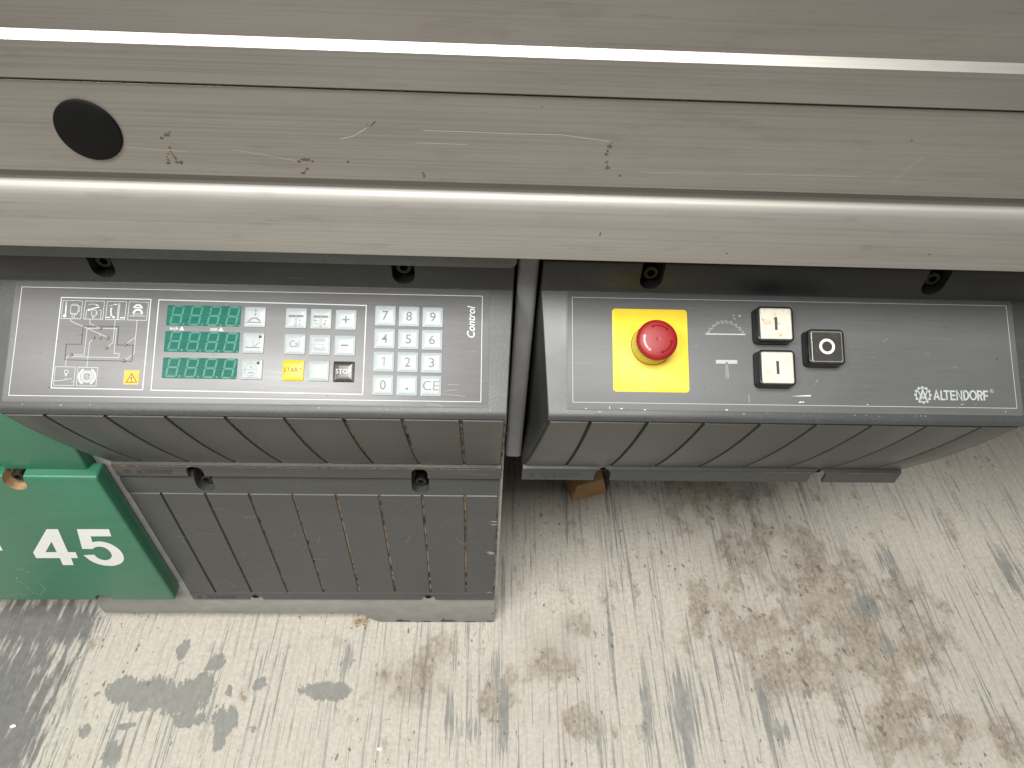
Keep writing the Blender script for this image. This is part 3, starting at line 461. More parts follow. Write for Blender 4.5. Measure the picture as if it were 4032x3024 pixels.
# ------------------------------------------------------------------ belly of a console
def by(z):      # outer belly line, quadratic through measured points
    p = ((-76, -102), (-148, -72.5), (-277, -8)); s = 0
    for i in range(3):
        l = p[i][1]
        for j in range(3):
            if j != i: l *= (z - p[j][0]) / (p[i][0] - p[j][0])
        s += l
    return s
def bn(z):
    d = (by(z - 1) - by(z + 1)) / 2; k = math.hypot(d, 1); return (-1 / k, -d / k)     # outward (y,z)
ZB = [-79.2 - (274.5 - 79.2) * k / 12 for k in range(13)]
REC = 2.3
def console_profile():
    pr = [(70, 44), (14, 44), (10.5, 43.2), (8.0, 41.2), (7, 38), (7, 4.74), (-98.5, -66.7), (-100.6, -68.4), (-102.2, -70.4), (-103.0, -72.8), (-102.8, -74.8)]
    nose_end = len(pr) - 1
    for z in [-75.6] + ZB[1:-1] + [-277.5]:
        n_ = bn(z); pr.append((by(z) - n_[0] * REC, z - n_[1] * REC))
    bel_end = len(pr) - 1
    pr += [(-11.4, -279.2), (-12.2, -281), (-12.2, -302), (-11.2, -303), (-7.2, -303), (-7.2, -285), (70, -285)]
    return pr, nose_end, bel_end
def strip_mesh(xa, xb, mat, la=0, lb=0, xa2=None, xb2=None):
    """one raised rib panel of the belly between grooves; la/lb > 0 lets that side run out onto the housing end"""
    xa2 = xa if xa2 is None else xa2; xb2 = xb if xb2 is None else xb2
    cols = [0, .0, .5, 1.0, 1]; v = []; f = []; nz = len(ZB)
    for i, z in enumerate(ZB):
        k = i / (nz - 1); a = xa + (xa2 - xa) * k; b = xb + (xb2 - xb) * k; n_ = bn(z); y = by(z)
        ends = [(a, -REC), (a + .7, -.25), (a + 1.2, 0), (b - 1.2, 0), (b - .7, -.25), (b, -REC)]
        for x, o in ends: v.append((x, y + n_[0] * o, z + n_[1] * o))
    for i in range(nz - 1):
        for j in range(5): f.append((i * 6 + j, i * 6 + j + 1, (i + 1) * 6 + j + 1, (i + 1) * 6 + j))
    # closed ends
    def endcap(i, o):
        z = ZB[i]; n_ = bn(z); y = by(z); b = len(v)
        for j in range(6): q = v[i * 6 + j]; v.append((q[0], y - n_[0] * REC, z + o - n_[1] * REC))
        for j in range(5): f.append((i * 6 + j, b + j, b + j + 1, i * 6 + j + 1) if i == 0 else (i * 6 + j, i * 6 + j + 1, b + j + 1, b + j))
    endcap(0, .6); endcap(nz - 1, -.6)
    return mesh('rib_panel', v, f, mat, None, 30, True)
def make_console(name, label, sgn, hm, gm, groove0, outer, xin):
    """sgn -1 = left console (outer end at -x)"""
    root = thing(name, label, 'control panel', (sgn * 270, 30, -303))
    pr, ne, be = console_profile()
    xi = []
    for i, (y, z) in enumerate(pr):
        if z > 4: xi.append(xin[0])
        elif i <= ne: xi.append(xin[0] + (xin[1] - xin[0]) * min(1, (4.74 - z) / 72))
        elif i <= be: xi.append(xin[1] + (xin[2] - xin[1]) * (-75 - z) / 202)
        else: xi.append(xin[2])
    xo = [outer + sgn * (26 if z > 3 else 20 * max(0, (z + 72) / 75) + 3 if i <= ne else 3 * max(0, (z + 277) / 200)) for i, (y, z) in enumerate(pr)]; n = len(pr)
    mi = [1 if ne < i < be else 0 for i in range(n)]
    L, Rr = (xo, xi) if sgn < 0 else (xi, xo)
    h = obj('housing', prism(pr, L, Rr, [hm, gm], 'housing', mi), root)
    cuts = [uslot(sgn * c, 11.6, 21, 70, -30, 24, hm) for c in (126.5, 424)]
    if sgn < 0: cuts += [uslot(x, 10.6, -291.5, -330, -30, 0, hm) for x in (-416, -126)]
    else: cuts += [uslot(x, 10.6, -288.5, -330, -30, 0, hm) for x in (116, 406.5)]
    bake(h, 4.6, 4, cuts, 32, 50)
    for c in (126.5, 424): screw(root, sgn * c, 22, 25.5)
    for x in ((-416, -126) if sgn < 0 else (116, 406.5)): screw(root, x, 0, -284 if sgn > 0 else -286.5, SMALL)
    # rib panels between the grooves
    g = [groove0 * sgn * 1.0 + sgn * 58.75 * k for k in range(8)]
    common = None
    for k in range(7):
        a, b = sorted((g[k], g[k + 1])); mid = (a + b) / 2
        if common is None: common = strip_mesh(-29.375 + 1.3, 29.375 - 1.3, hm)
        obj('rib_panel', common, root, Matrix.Translation((mid / 1000, 0, 0)))
    if sgn < 0:
        obj('rib_panel', strip_mesh(g[0] + 1.3, xin[1] - 2.6, hm, 0, 1, g[0] + 1.3, xin[2] - 2.6), root)
        obj('rib_panel', strip_mesh(outer + 1.2, g[7] - 1.3, hm), root)
    else:
        obj('rib_panel', strip_mesh(xin[1] + 2.6, g[0] - 1.3, hm, 1, 0, xin[2] + 2.6, g[0] - 1.3), root)
        obj('rib_panel', strip_mesh(g[7] + 1.3, outer - 1.2, hm), root)
    return root
LC = make_console('keypad_console', 'dark grey console with number keypad, green displays and worn ribbed belly', -1, M['housing'], M['groove_left'], 66.5, -518.5, (-14.2, -19.7, -18.0))
RC = make_console('switch_console', 'dark grey console with red emergency stop on yellow square and three push buttons', 1, M['housing_right'], M['groove_right'], 65.6, 518.5, (14.2, 21.6, 9.0))
# moulded lettering on the flanges
def emboss(par, x0, x1, z0, z1, y, mat):
    m_ = Matrix.Translation((0, y / 1000, 0)) @ Matrix.Rotation(math.pi / 2, 4, 'X')
    text_art('ALTENDORF', (x0 + 17, z0, x1, z1), .0, mat, 'moulded_lettering', par, m_, .0, 0, False, .45)
    a = Art(.45); a.arc((x0 + 6, (z0 + z1) / 2), 4.2, 0, 360, .9, n=20); a.line([(x0 + 3.4, z1 - 2), (x0 + 8.6, z0 + 2)], .8); a.line([(x0 + 8.6, z1 - 2), (x0 + 3.4, z0 + 2)], .8)
    a.build('moulded_emblem', mat, par, m_)
def dust_line(par, x0, x1, y, z, dens, seed):
    random.seed(seed); a_ = Art(.0); x = x0
    while x < x1:
        w_ = random.uniform(3, 14); a_.poly(blob(x, z + random.uniform(-.3, .4), w_ * .5, random.uniform(.35, 1.1) * dens, 9, .3)); x += w_ * random.uniform(.55, .95)
    tag(a_.build('sawdust', M['brown_pale'], par, Matrix.Translation((0, y / 1000, 0)) @ Matrix.Rotation(math.pi / 2, 4, 'X')), None, None, None, 'stuff')
dust_line(LC, -512, -24, -12.35, -280.2, 1.0, 31); dust_line(RC, 330, 505, -12.35, -280.4, .55, 32)
emboss(LC, -508, -445, -297, -288, -12.25, M['housing']); emboss(RC, 16, 84, -296.5, -287.5, -12.25, M['housing_right'])
# ------------------------------------------------------------------ lower ribbed cover
lc = thing('ribbed_cover', 'tall dark grey ribbed cover on the cabinet below the keypad console', 'cover', (-270, 20, -657))
prc = [(55, -306), (-1, -306.5), (-3.5, -308), (-7, -315), (-8, -318), (-8, -346.2), (-6.2, -347), (-6.2, -634), (-8, -634.8), (-8, -657), (-4.6, -657), (-4.6, -641), (55, -641)]
hc = obj('housing', prism(prc, -521.5, -19.5, [M['cover'], M['groove_cover']], 'housing', [1 if i == 6 else 0 for i in range(len(prc))]), lc)
bake(hc, 2.2, 3, [uslot(x, 11.8, -329.5, -290, -30, 12, M['cover']) for x in (-413, -126.5)] + [uslot(x, 11.5, -653, -690, -30, -.5, M['cover']) for x in (-417, -130.5)], 32, 50)
for x in (-413, -126.5): screw(lc, x, 8, -325)
for x in (-417, -130.5): screw(lc, x, -2.5, -645, SMALL)
def flat_strip(xa, xb):
    v = []; f = []
    for z, q in ((-348, 1), (-349, 0), (-632.4, 0), (-633.4, 1)):
        for x, o in ((xa, 1), (xa + .8, 0), (xb - .8, 0), (xb, 1)): v.append((x, -6.2 if (o or q) else -8.0, z))
    for i in range(3):
        for j in range(3): f.append((i * 4 + j, i * 4 + j + 1, (i + 1) * 4 + j + 1, (i + 1) * 4 + j))
    return mesh('rib_panel', v, f, M['cover'], None, 20, True)
fs = flat_strip(-29.375 + 1.15, 29.375 - 1.15)
for k in range(7): obj('rib_panel', fs, lc, Matrix.Translation(((-66.8 - 58.75 * (k + .5)) / 1000, 0, 0)))
obj('rib_panel', flat_strip(-65.65, -21.5), lc); obj('rib_panel', flat_strip(-519.5, -66.8 - 58.75 * 7 - 1.15), lc)
emboss(lc, -515, -450, -652.5, -643.5, -8.05, M['cover'])
sc = Art(.06)
random.seed(11)
for _ in range(46):
    x = random.uniform(-500, -30); z = random.uniform(-625, -360); l = random.choice((4, 7, 12, 22)) * random.uniform(.6, 1.3); a = random.choice((0, .1, -.25, .8, 1.4, -1.1)) + random.uniform(-.15, .15)
    sc.line([(x, z), (x + l * .5 * math.cos(a), z + l * .5 * math.sin(a) + .3), (x + l * math.cos(a), z + l * math.sin(a))], random.uniform(.15, .35))
for x, z in ((-26, -500), (-27, -503), (-30, -498), (-25, -420), (-25, -412), (-28, -628)): sc.poly(blob(x, z, 5, 1.2, 10, .5))
CHIPS2 = sc.build('scuff', M['print_grey'], lc, Matrix.Translation((0, -.008, 0)) @ Matrix.Rotation(math.pi / 2, 4, 'X'))
# ------------------------------------------------------------------ green covers
GP = Matrix.Translation((0, -.032, 0)) @ Matrix.Rotation(math.pi / 2, 4, 'X')
g1 = thing('green_cover', 'glossy green lower side cover with large white number 45', 'cover', (-760, -10, -612))
pg = [(-6, -281), (-27, -281.5), (-30, -283), (-32, -288), (-32, -612), (-6, -612)]
hg = obj('shell', prism(pg, -1000, -530, [M['green'], M['dirt_notch']], 'shell'), g1)
bake(hg, 4, 4, [uslot(-634, 13, -294, -260, -60, -14, M['dirt_notch']), uslot(-639, 13, -606, -650, -60, 5, M['green'])], 32, 40)
screw(g1, -632, -16, -289)
a = Art(.15)
four = [(-641.1,-400.8),(-625.9,-400.6),(-637.1,-462.2),(-626.5,-462.1),(-629.6,-479),(-639.5,-479.1),(-643.8,-499.4),(-659.5,-499.6),(-655.6,-479.3),(-689.4,-479.6),(-686.5,-463.6)]
hole4 = [(-648.3,-433.7),(-652.9,-462.4),(-668.8,-462.5)]
def holed(name, outer, hole, mat, par, mtx, h=.15):
    bm = bmesh.new(); es = []
    for loop in (outer, hole):
        vs = [bm.verts.new((x / 1000, y / 1000, h / 1000)) for x, y in loop]
        es += [bm.edges.new((vs[i], vs[(i + 1) % len(vs)])) for i in range(len(vs))]
    bmesh.ops.triangle_fill(bm, use_beauty=True, use_dissolve=False, edges=es, normal=(0, 0, 1))
    me = bpy.data.meshes.new(name); bm.to_mesh(me); bm.free(); me.materials.append(mat); return obj(name, me, par, mtx)
holed('number_four', four, hole4, M['ring_white'], g1, GP)
five = [(-600.2,-400.3),(-556.9,-399.8),(-560.4,-418.5),(-588.8,-418.8),(-592.2,-434.4),(-586,-432.6),(-579.6,-432.4),(-573.5,-434.8),(-568.6,-439.4),(-564.4,-446.6),(-562,-455.2),(-561.6,-464.8),(-562.8,-474),(-565.4,-482.4),(-569.4,-489.2),(-575.5,-495.6),(-582.8,-499.6),(-588.6,-501.4),(-594,-501.3),(-601,-500),(-607,-496.4),(-611.8,-491.2),(-615.5,-484.2),(-618.8,-470.7),(-602.8,-469.1),(-602.4,-475),(-600.4,-480.2),(-596.8,-483.8),(-592.2,-484.8),(-587,-483),(-582.2,-478.2),(-579,-472.6),(-577.5,-466.5),(-577.2,-460),(-578.3,-453.7),(-580.6,-449),(-584.1,-446.7),(-588.2,-446.3),(-592.4,-447.4),(-596,-450),(-599.1,-453.3),(-613.5,-452.9)]
a = Art(.15); a.poly(five); a.build('number_five', M['ring_white'], g1, GP)
a = Art(.15); a.poly([(-712,-400.6),(-715.4,-418.8),(-741,-419),(-745.5,-442.5),(-723.3,-442.5),(-726.6,-458.4),(-748.5,-458.6),(-756,-499.4),(-774,-499.4),(-756,-400.6)]); a.build('letter_f', M['ring_white'], g1, GP)
a = Art(.1)
for t_ in ([[-734.2,-515.4],[-725.7,-511.4],[-721.4,-518.4],[-716.3,-523.6]], [[-741.9,-535.8],[-748.5,-547],[-743.1,-553.4],[-741.2,-566.5],[-742.5,-578.1],[-738.4,-589.9],[-730.5,-591.6],[-717,-574.6],[-715.2,-563],[-722.6,-548.4]], [[-793.9,-593.6],[-786.5,-598],[-775.9,-595.2],[-763.4,-586.6],[-757.1,-591.3],[-753.2,-595.1]], [[-704.9,-584.6],[-699.8,-593.1],[-694.9,-596.5]], [[-549.3,-542.4],[-542.9,-544]]): trail(a, t_, 1.3, 1.0, .3)
CHIPS3 = a.build('glue_trail', plain('pale_glue', (.50, .48, .30), .5), g1, GP)
g2 = thing('green_cover', 'green upper side cover tucked behind the left end of the keypad console', 'cover', (-770, 0, -284))
pg2 = [(-1, -60), (-18, -60), (-18, -284), (-1, -284)]
hg2 = obj('shell', prism(pg2, -1000, [-548, -541, -545.5, -540], M['green'], 'shell'), g2)
bake(hg2, 2.5, 3, [uslot(-661, 14, -279, -320, -60, 5, M['green'])], 32, 40)
screw(g2, -661, -4, -274)
# ------------------------------------------------------------------ face plates
def plate(par, x0, x1, v0, v1, mat):
    w, h = (x1 - x0) / 2, (v1 - v0) / 2
    r = lambda i, z: [(x, y, z) for x, y in rrect(w - i, h - i, 2.5)]
    return obj('face_plate', loft('face_plate', [r(0, -.3), r(0, .35), r(.25, .55)], mat), par, PM((x0 + x1) / 2, (v0 + v1) / 2))
plate(LC, -514.7, -38.9, -115.5, 6.6, M['plate_left']); plate(RC, 40.6, 516.8, -115.8, 7.2, M['plate_right'])
P0 = PM(0, 0); H0 = .60
def border(par, x0, x1, v0, v1, w, mat):
    a = Art(H0); a.line([(x0, v0), (x1, v0), (x1, v1), (x0, v1)], w, True); a.build('border_line', mat, par, P0)
border(LC, -508.3, -46.4, -109.2, .8, .62, M['print']); border(RC, 46.7, 510.5, -108.2, 1.6, .6, M['print_grey'])
# status diagram -----------------------------------------------------
a = Art(H0)
a.line(DATA['diag'], .9, True); a.line(DATA['dispbox'], .9, True)
a.build('field_outline', M['print'], LC, P0)
th, tk = DATA['thin'], DATA['thick']
def symbol(name, box=None, thin=(), thick=(), discs=(), circ=(), arcs=(), fills=()):
    a = Art(H0)
    if box is not None: a.line(DATA['boxes'][box], .38, True)
    for i in thin: a.line(th[i], .38, th[i][0] == th[i][-1])
    for i in thick: a.line(tk[i], 1.05)
    for i in discs: a.disc(*DATA['discs'][i])
    for i in circ: q = DATA['circ'][i]; a.arc(q[0], q[1], 0, 360, q[2])
    for i in arcs: q = DATA['arcs'][i]; a.arc(*q)
    for i in fills: a.poly(DATA['fills'][i])
    return a.build(name, M['print'], LC, P0)
for i in range(8): symbol('leader_line', thin=(i,))
for i in (8, 9): symbol('table_outline', thin=(i,))
symbol('symbol_print', 0, range(10, 16), (0,), (0,)); symbol('symbol_print', 1, range(16, 21), (1,), (1,), (1,), (), (0,))
symbol('symbol_print', 2, [21, 22] + list(range(31, 39)), (2, 3, 4), (2,), (), (), (1,)); symbol('symbol_print', 3, range(23, 27), (), (), (), range(2, 7), (2,))
symbol('symbol_print', 4, (27, 28, 29), (5,), (), (0,)); symbol('symbol_print', 5, (30,), (), (), (2, 3), (0, 1))
symbol('unit_marker', fills=(3,)); symbol('unit_marker', fills=(4,))
a = Art(H0 + .12); a.line(DATA['dark'], .62, True); a.build('machine_outline', M['print_dark'], LC, P0)
ledm = lathe('led', [(1.75, 0), (1.7, .5), (1.3, 1.1), (.7, 1.45), (.1, 1.55)], M['led'], 14, 60)
for q in DATA['leds']: obj('led', ledm, LC, PM(q[0], q[1], .6))
w_ = obj('warning_sticker', loft('warning_sticker', [[(x, y, z) for x, y in rrect(7.3, 7.15, .4)] for z in (0, .2)], M['amber']), LC, PM(-392.3, -89.6, .6))
a = Art(0); tri = DATA['warntri']; a.line(tri, .75, True); cx = sum(p[0] for p in tri) / 3; cy = sum(p[1] for p in tri) / 3
a.poly([(cx - .75, cy + 2.4), (cx + .75, cy + 2.4), (cx + .28, cy - .9), (cx - .28, cy - .9)]); a.disc((cx, cy - 2.0), .55)
ws = a.build('warning_symbol', M['print_dark'], LC, PM(0, 0, .85))
# displays -----------------------------------------------------------
SEG = {}
def segs(art, TL, TR, BR, BL, w=1.75):
    TL, TR, BR, BL = map(Vector, (TL, TR, BR, BL))
    def P(u, v): return (TL.lerp(TR, u)).lerp(BL.lerp(BR, u), v)
    W = (TR - TL).length; Hh = (BL - TL).length; a_, b_ = w / W, w / Hh; e = .10
    def q(*uv): art.poly([tuple(P(*t)) for t in uv])
    gx, gy = .028, .016
    q((a_ * .35 + gx, 0), (1 - a_ * .35 - gx, 0), (1 - a_ - gx, b_), (a_ + gx, b_))
    q((a_ + gx, 1 - b_), (1 - a_ - gx, 1 - b_), (1 - a_ * .35 - gx, 1), (a_ * .35 + gx, 1))
    q((a_ * .4 + gx, .5), (a_ + gx, .5 - b_ * .5), (1 - a_ - gx, .5 - b_ * .5), (1 - a_ * .4 - gx, .5), (1 - a_ - gx, .5 + b_ * .5), (a_ + gx, .5 + b_ * .5))
    for s_, t_ in ((0, 1), (1, -1)):
        for v0 in (0, 1):
            if v0 == 0: q((s_, b_ * .35 + gy), (s_ + t_ * a_, b_ + gy), (s_ + t_ * a_, .5 - b_ * .5 - gy), (s_ + t_ * a_ * .4, .5 - gy), (s_, .5 - b_ * .4 - gy))
            else: q((s_, .5 + b_ * .4 + gy), (s_ + t_ * a_ * .4, .5 + gy), (s_ + t_ * a_, .5 + b_ * .5 + gy), (s_ + t_ * a_, 1 - b_ - gy), (s_, 1 - b_ * .35 - gy))
for k, (q, dd) in enumerate(zip(DATA['displays'], DATA['digits'])):
    x0 = (q[0][0] + q[3][0]) / 2; x1 = (q[1][0] + q[2][0]) / 2; v1 = (q[0][1] + q[1][1]) / 2; v0 = (q[2][1] + q[3][1]) / 2
    cx, cv = (x0 + x1) / 2, (v0 + v1) / 2
    d = obj('display', loft('display', [[(x, y, z) for x, y in rrect((x1 - x0) / 2 - i, (v1 - v0) / 2 - i, 1.2)] for z, i in ((0, 0), (.12, .1))], M['display']), LC, PM(cx, cv, .58))
    for j in range(4):
        t_ = j / 3; Q = [[dd[0][i][c] + (dd[1][i][c] - dd[0][i][c]) * t_ for c in (0, 1)] for i in range(4)]
        ar = Art(.16); Q = [(p[0] - cx, p[1] - cv + .25) for p in Q]; segs(ar, *Q)
        ar.disc((Q[2][0] + 2.9, Q[2][1] + 1.1), 1.1, 12)
        ar.build('digit', M['seg'], d)
text_art('inch', (-359.2, -40.6, -351.2, -37.4), H0, M['print'], 'unit_text', LC, P0, .01); text_art('mm', (-319.3, -40.9, -312.2, -38.4), H0, M['print'], 'unit_text', LC, P0, .01)
# keys ---------------------------------------------------------------
def key_mesh(w, h, mat, top=1.9):
    def r(i, z, rad): return [(x, y, z) for x, y in rrect(w / 2 - i, h / 2 - i, rad, 3)]
    return loft('key', [r(-.15, -.05, 1.2), r(0, .7, 1.2), r(.35, 1.15, 1.1), r(1.9, top - .25, .8), r(2.6, top, .7), r(6, top + .12, .6)], mat, True, 24)
KM = {m: key_mesh(21.0, 20.9, M[m]) for m in ('key', 'key_yellow', 'key_dark')}
KH = 1.95
def key(u, v, mat='key', label=None):
    o = obj('key', KM[mat], LC, PM(u, v, .55))
    if label: o['label'] = label
    return o
def ktext(k, body, x0, y0, x1, y1, mat='legend', weight=.0):
    return text_art(body, (x0, y0, x1, y1), KH + .12, M[mat], 'legend_lettering', k, None, weight)
def kart(): return Art(KH + .12)
kb = [key(-275.55, v, 'key', l) for v, l in ((-26.05, 'silver key with raised saw blade symbol'), (-52.95, 'silver key with tilting blade symbol'), (-79.8, 'silver key with revolutions per minute symbol'))]
a = kart(); a.arc((0, -7.4), 5.8, 28, 152, 1.0); a.poly([(-7.2, -5.2), (7.2, -5.2), (7.2, -6.0), (-7.2, -6.0)]); a.line([(-9, -6.3), (7.5, -6.3)], .25); a.line([(.6, 1.5), (.6, 6.5)], .3); a.poly([(.6, 8.6), (-.5, 5.9), (1.7, 5.9)]); a.poly([(.6, .6), (-.5, 3.3), (1.7, 3.3)])
for t_ in range(9): 
    an = math.radians(30 + 15 * t_); a.line([(6.0 * math.cos(an), -7.4 + 6.0 * math.sin(an)), (7.2 * math.cos(an + .05), -7.4 + 7.2 * math.sin(an + .05))], .7)
a.build('legend_print', M['legend'], kb[0])
a = kart(); a.poly([(-7.2, -4.2), (7.2, -4.2), (7.2, -5.3), (-7.2, -5.3)]); a.line([(.2, -4), (.2, 3.6)], .3); a.line([(.4, -3.9), (6.6, 1.2), (7.4, .4), (1.4, -4.2)], .3)
for t_ in range(6): a.line([(1.2 + t_, -3.2 + t_ * .82), (2.0 + t_, -3.9 + t_ * .82)], .28)
a.line([(.5, 5.2), (3.4, 4.9), (6.2, 2.8)], .3); a.poly([(7.4, 1.9), (5.4, 3.0), (6.8, 4.0)]); a.build('legend_print', M['legend'], kb[1])
a = kart(); a.arc((-.3, -.6), 6.3, -80, 262, .32); a.line([(-6.6, -.3), (6.0, -.5)], .3); a.line([(1.6, -6.2), (-2, -6.7), (.4, -8)], .3); a.build('legend_print', M['legend'], kb[2])
ktext(kb[2], 'n', -1.1, 1.2, .8, 3.0, 'legend', .02); ktext(kb[2], 'min', -3.0, -4.6, 2.6, -2.2, 'legend', .02)
for k, (x, y, mm_) in zip(kb, ((6.6, 6.4, 'led'), (6.8, 6.2, 'hole'), (6.6, 6.2, 'hole'))):
    obj('indicator', lathe('indicator', [(1.6, -.3), (1.6, KH + .02 - (.3 if mm_ == 'led' else 0)), (1.3, KH + .1), (.2, KH + .1)], M['key'] if mm_ == 'led' else M[mm_], 16), k, Matrix.Translation((x / 1000, y / 1000, 0)))
names = ['silver key with blade height symbol', 'silver key with fence shift symbol', 'silver key marked plus', 'silver key marked Cal', 'silver key marked mm over inch', 'silver key marked minus', 'amber key marked START', 'blank silver key', 'dark key marked STOP']
kc = [key(c[0], c[1], {6: 'key_yellow', 8: 'key_dark'}.get(i, 'key'), names[i]) for i, c in enumerate(DATA['keysC'])]
def blade(a, x, y0, y1, n=5):
    a.line([(x - .9, y1), (x + .9, y1), (x + .8, y0), (x - .8, y0)], .28, True)
    for t_ in range(1, n): yy = y1 + (y0 - y1) * t_ / n; a.line([(x - .85, yy), (x + .85, yy)], .28)
def bar(a, y): a.poly([(-7.5, y + 1.3), (7.5, y + 1.3), (7.5, y - 1.3), (.7, y - 1.3), (.7, y - .5), (-.5, y - .5), (-.5, y - 1.3), (-7.5, y - 1.3)])
a = kart(); bar(a, 1.9); blade(a, 0, -8.8, 0.2); a.line([(3.8, -6.6), (3.8, -2.6)], .25); a.poly([(3.8, -1), (3.1, -3), (4.5, -3)]); a.poly([(3.8, -8.2), (3.1, -6.2), (4.5, -6.2)]); a.build('legend_print', M['legend'], kc[0])
a = kart(); bar(a, 2.0); blade(a, .1, -8.8, 0.2)
for s_ in (-1, 1): a.line([(s_ * 2, -2.3), (s_ * 5, -2.3)], .3); a.poly([(s_ * 7, -2.3), (s_ * 4.6, -1.5), (s_ * 4.6, -3.1)])
a.poly([(-5.2, -5.2), (-2.2, -5.2), (-2.2, -6), (-5.2, -6)]); a.poly([(2.4, -5.2), (5.4, -5.2), (5.4, -6), (2.4, -6)]); a.poly([(3.5, -4.1), (4.3, -4.1), (4.3, -7.1), (3.5, -7.1)]); a.build('legend_print', M['legend'], kc[1])
a = kart(); a.poly([(-3.7, .7), (3.7, .7), (3.7, -.8), (-3.7, -.8)]); a.poly([(-.8, 3.6), (.8, 3.6), (.8, -3.7), (-.8, -3.7)]); a.build('legend_print', M['legend'], kc[2])
ktext(kc[3], 'Cal', -4.9, -3.4, 4.9, 3.8); ktext(kc[4], 'mm', -4.9, 2.8, 5.1, 5.6); ktext(kc[4], 'inch', -5.0, -6.2, 6.0, -1.8)
a = kart(); a.line([(-9, .4), (8.6, .3)], .28); a.build('legend_print', M['legend'], kc[4])
a = kart(); a.poly([(-3.8, .9), (3.9, .9), (3.9, -.8), (-3.8, -.8)]); a.build('legend_print', M['legend'], kc[5])
ktext(kc[6], 'START', -8.9, -2.1, 8.8, 2.6, 'brown'); ktext(kc[8], 'STOP', -7.6, -2.2, 7.5, 2.6, 'print')
kd = DATA['keysD']
for r_ in range(4):
    for c_ in range(3):
        t_, s_ = r_ / 3, c_ / 2
        u = (kd[0][0] * (1 - s_) + kd[1][0] * s_) * (1 - t_) + (kd[2][0] * (1 - s_) + kd[3][0] * s_) * t_
        v = (kd[0][1] * (1 - s_) + kd[1][1] * s_) * (1 - t_) + (kd[2][1] * (1 - s_) + kd[3][1] * s_) * t_
        ch_ = ('789', '456', '123', ('0', '.', 'CE'))[r_][c_]
        k = key(u, v, 'key', 'silver key marked ' + {'.': 'with a point'}.get(ch_, ch_))
        if ch_ == '.': a = kart(); a.poly([(-1.2, -2.2), (1.2, -2.2), (1.2, -4.6), (-1.2, -4.6)]); a.build('legend_print', M['legend'], k)
        elif ch_ == 'CE': ktext(k, 'CE', -8.0, -4.8, 7.8, 5.0)
        elif ch_ == '1': a = kart(); a.line([(-2.2, 2.6), (.1, 4.3), (.1, 4.3 - .01)], .95); a.poly([(-.1, 4.9), (.95, 4.9), (.95, -4.8), (-.1, -4.8)]); a.build('legend_print', M['legend'], k)
        else: ktext(k, ch_, -3.0, -4.8, 3.0, 4.8, 'legend', .008)
text_art('Control', (-61.6, -43.2, -53.6, -9.8), H0, M['print'], 'control_lettering', LC, P0, .012, .22, True)
# dust, smudges and nicks on the left plate
random.seed(3); a = Art(H0 + .02)
for _ in range(26): a.poly(blob(random.uniform(-505, -50), random.uniform(-113, 4), random.uniform(.3, .9), random.uniform(.2, .5), 8, .5))
for pts_ in ([(-124, -6), (-118, -8.5), (-112, -11.5), (-106, -13.5)], [(-67, -17), (-66.6, -22)], [(-67, -26), (-66.8, -29.5)]): a.line(pts_, .28)
tag(a.build('speck', M['tick'], LC, P0), None, None, None, 'stuff')
a = Art(H0 + .03)
for pts_ in ([(-260, -112.5), (-245, -113.5), (-235, -114.6)], [(-100, -112), (-90, -113), (-84, -114.6)], [(-80, -92), (-68, -92.3)], [(-160, -76), (-158, -76.6)], [(-92, -101), (-62, -104)], [(-84, -99), (-70, -97)], [(-383, -72), (-378, -76)]): a.line(pts_, .22)
tag(a.build('scuff', M['print_grey'], LC, P0), None, None, None, 'stuff')
# ------------------------------------------------------------------ right plate
yl = obj('yellow_label', loft('yellow_label', [[(x, y, z) for x, y in rrect(39.2 - i, 43.5 - i, 3.4)] for z, i in ((0, 0), (.3, 0), (.4, .12))], M['yellow']), RC, PM(127.2, -53.3, .5))
es = obj('emergency_stop', lathe('collar', [(20.6, 1.0), (20.5, 3.4), (20.1, 7), (19.2, 12), (18.0, 17), (17.0, 22)], [M['collar']], 56), RC, PM(128.1, -48.0, .5))
obj('base_ring', lathe('base_ring', [(21.0, 0), (21.0, .9), (20.7, 1.1), (19, 1.1)], M['black'], 56), es)
def dome(r): return 30.4 - 3.0 * (r / 20.6) ** 2.6
mp = [(13.5, 19.6), (18.5, 20.2), (20.0, 21.2), (20.6, 23.0), (20.6, 25.0), (20.3, 26.1)] + [(r, dome(r) - (1.2 if r > 19.5 else .35 if r > 18.5 else 0)) for r in (19.6, 18.8, 17.5, 15, 12, 9, 6, 3, 1.0)] + [(.2, 30.1)]
mh = obj('mushroom_head', lathe('mushroom_head', mp, M['red'], 64, 50), es)
def arrow(name, a0, a1, mat):
    v = []; f = []; n = 18; r0, w = 13.8, .75
    def add(r, t): v.append((r * math.cos(t), r * math.sin(t), dome(r) + .12)); return len(v) - 1
    A0, A1 = math.radians(a0), math.radians(a1); hd = .17
    prev = None
    for k in range(n + 1):
        t = A0 + hd + (A1 - A0 - 2 * hd) * k / n; p, q = add(r0 - w, t), add(r0 + w, t)
        if prev: f.append((prev[0], prev[1], q, p))
        prev = (p, q)
    for t, s in ((A0 + hd, -1), (A1 - hd, 1)):
        i0, i1, i2 = add(r0 - 1.9, t), add(r0 + 1.9, t), add(r0, t + s * hd * 1.15); f.append((i0, i1, i2) if s > 0 else (i1, i0, i2))
    return obj(name, mesh(name, v, f, mat, None, 60), mh)
arrow('arrow', 40, 118, M['red_arrow']); arrow('arrow', 160, 238, M['pink_arrow']); arrow('arrow', 280, 358, M['red_arrow'])
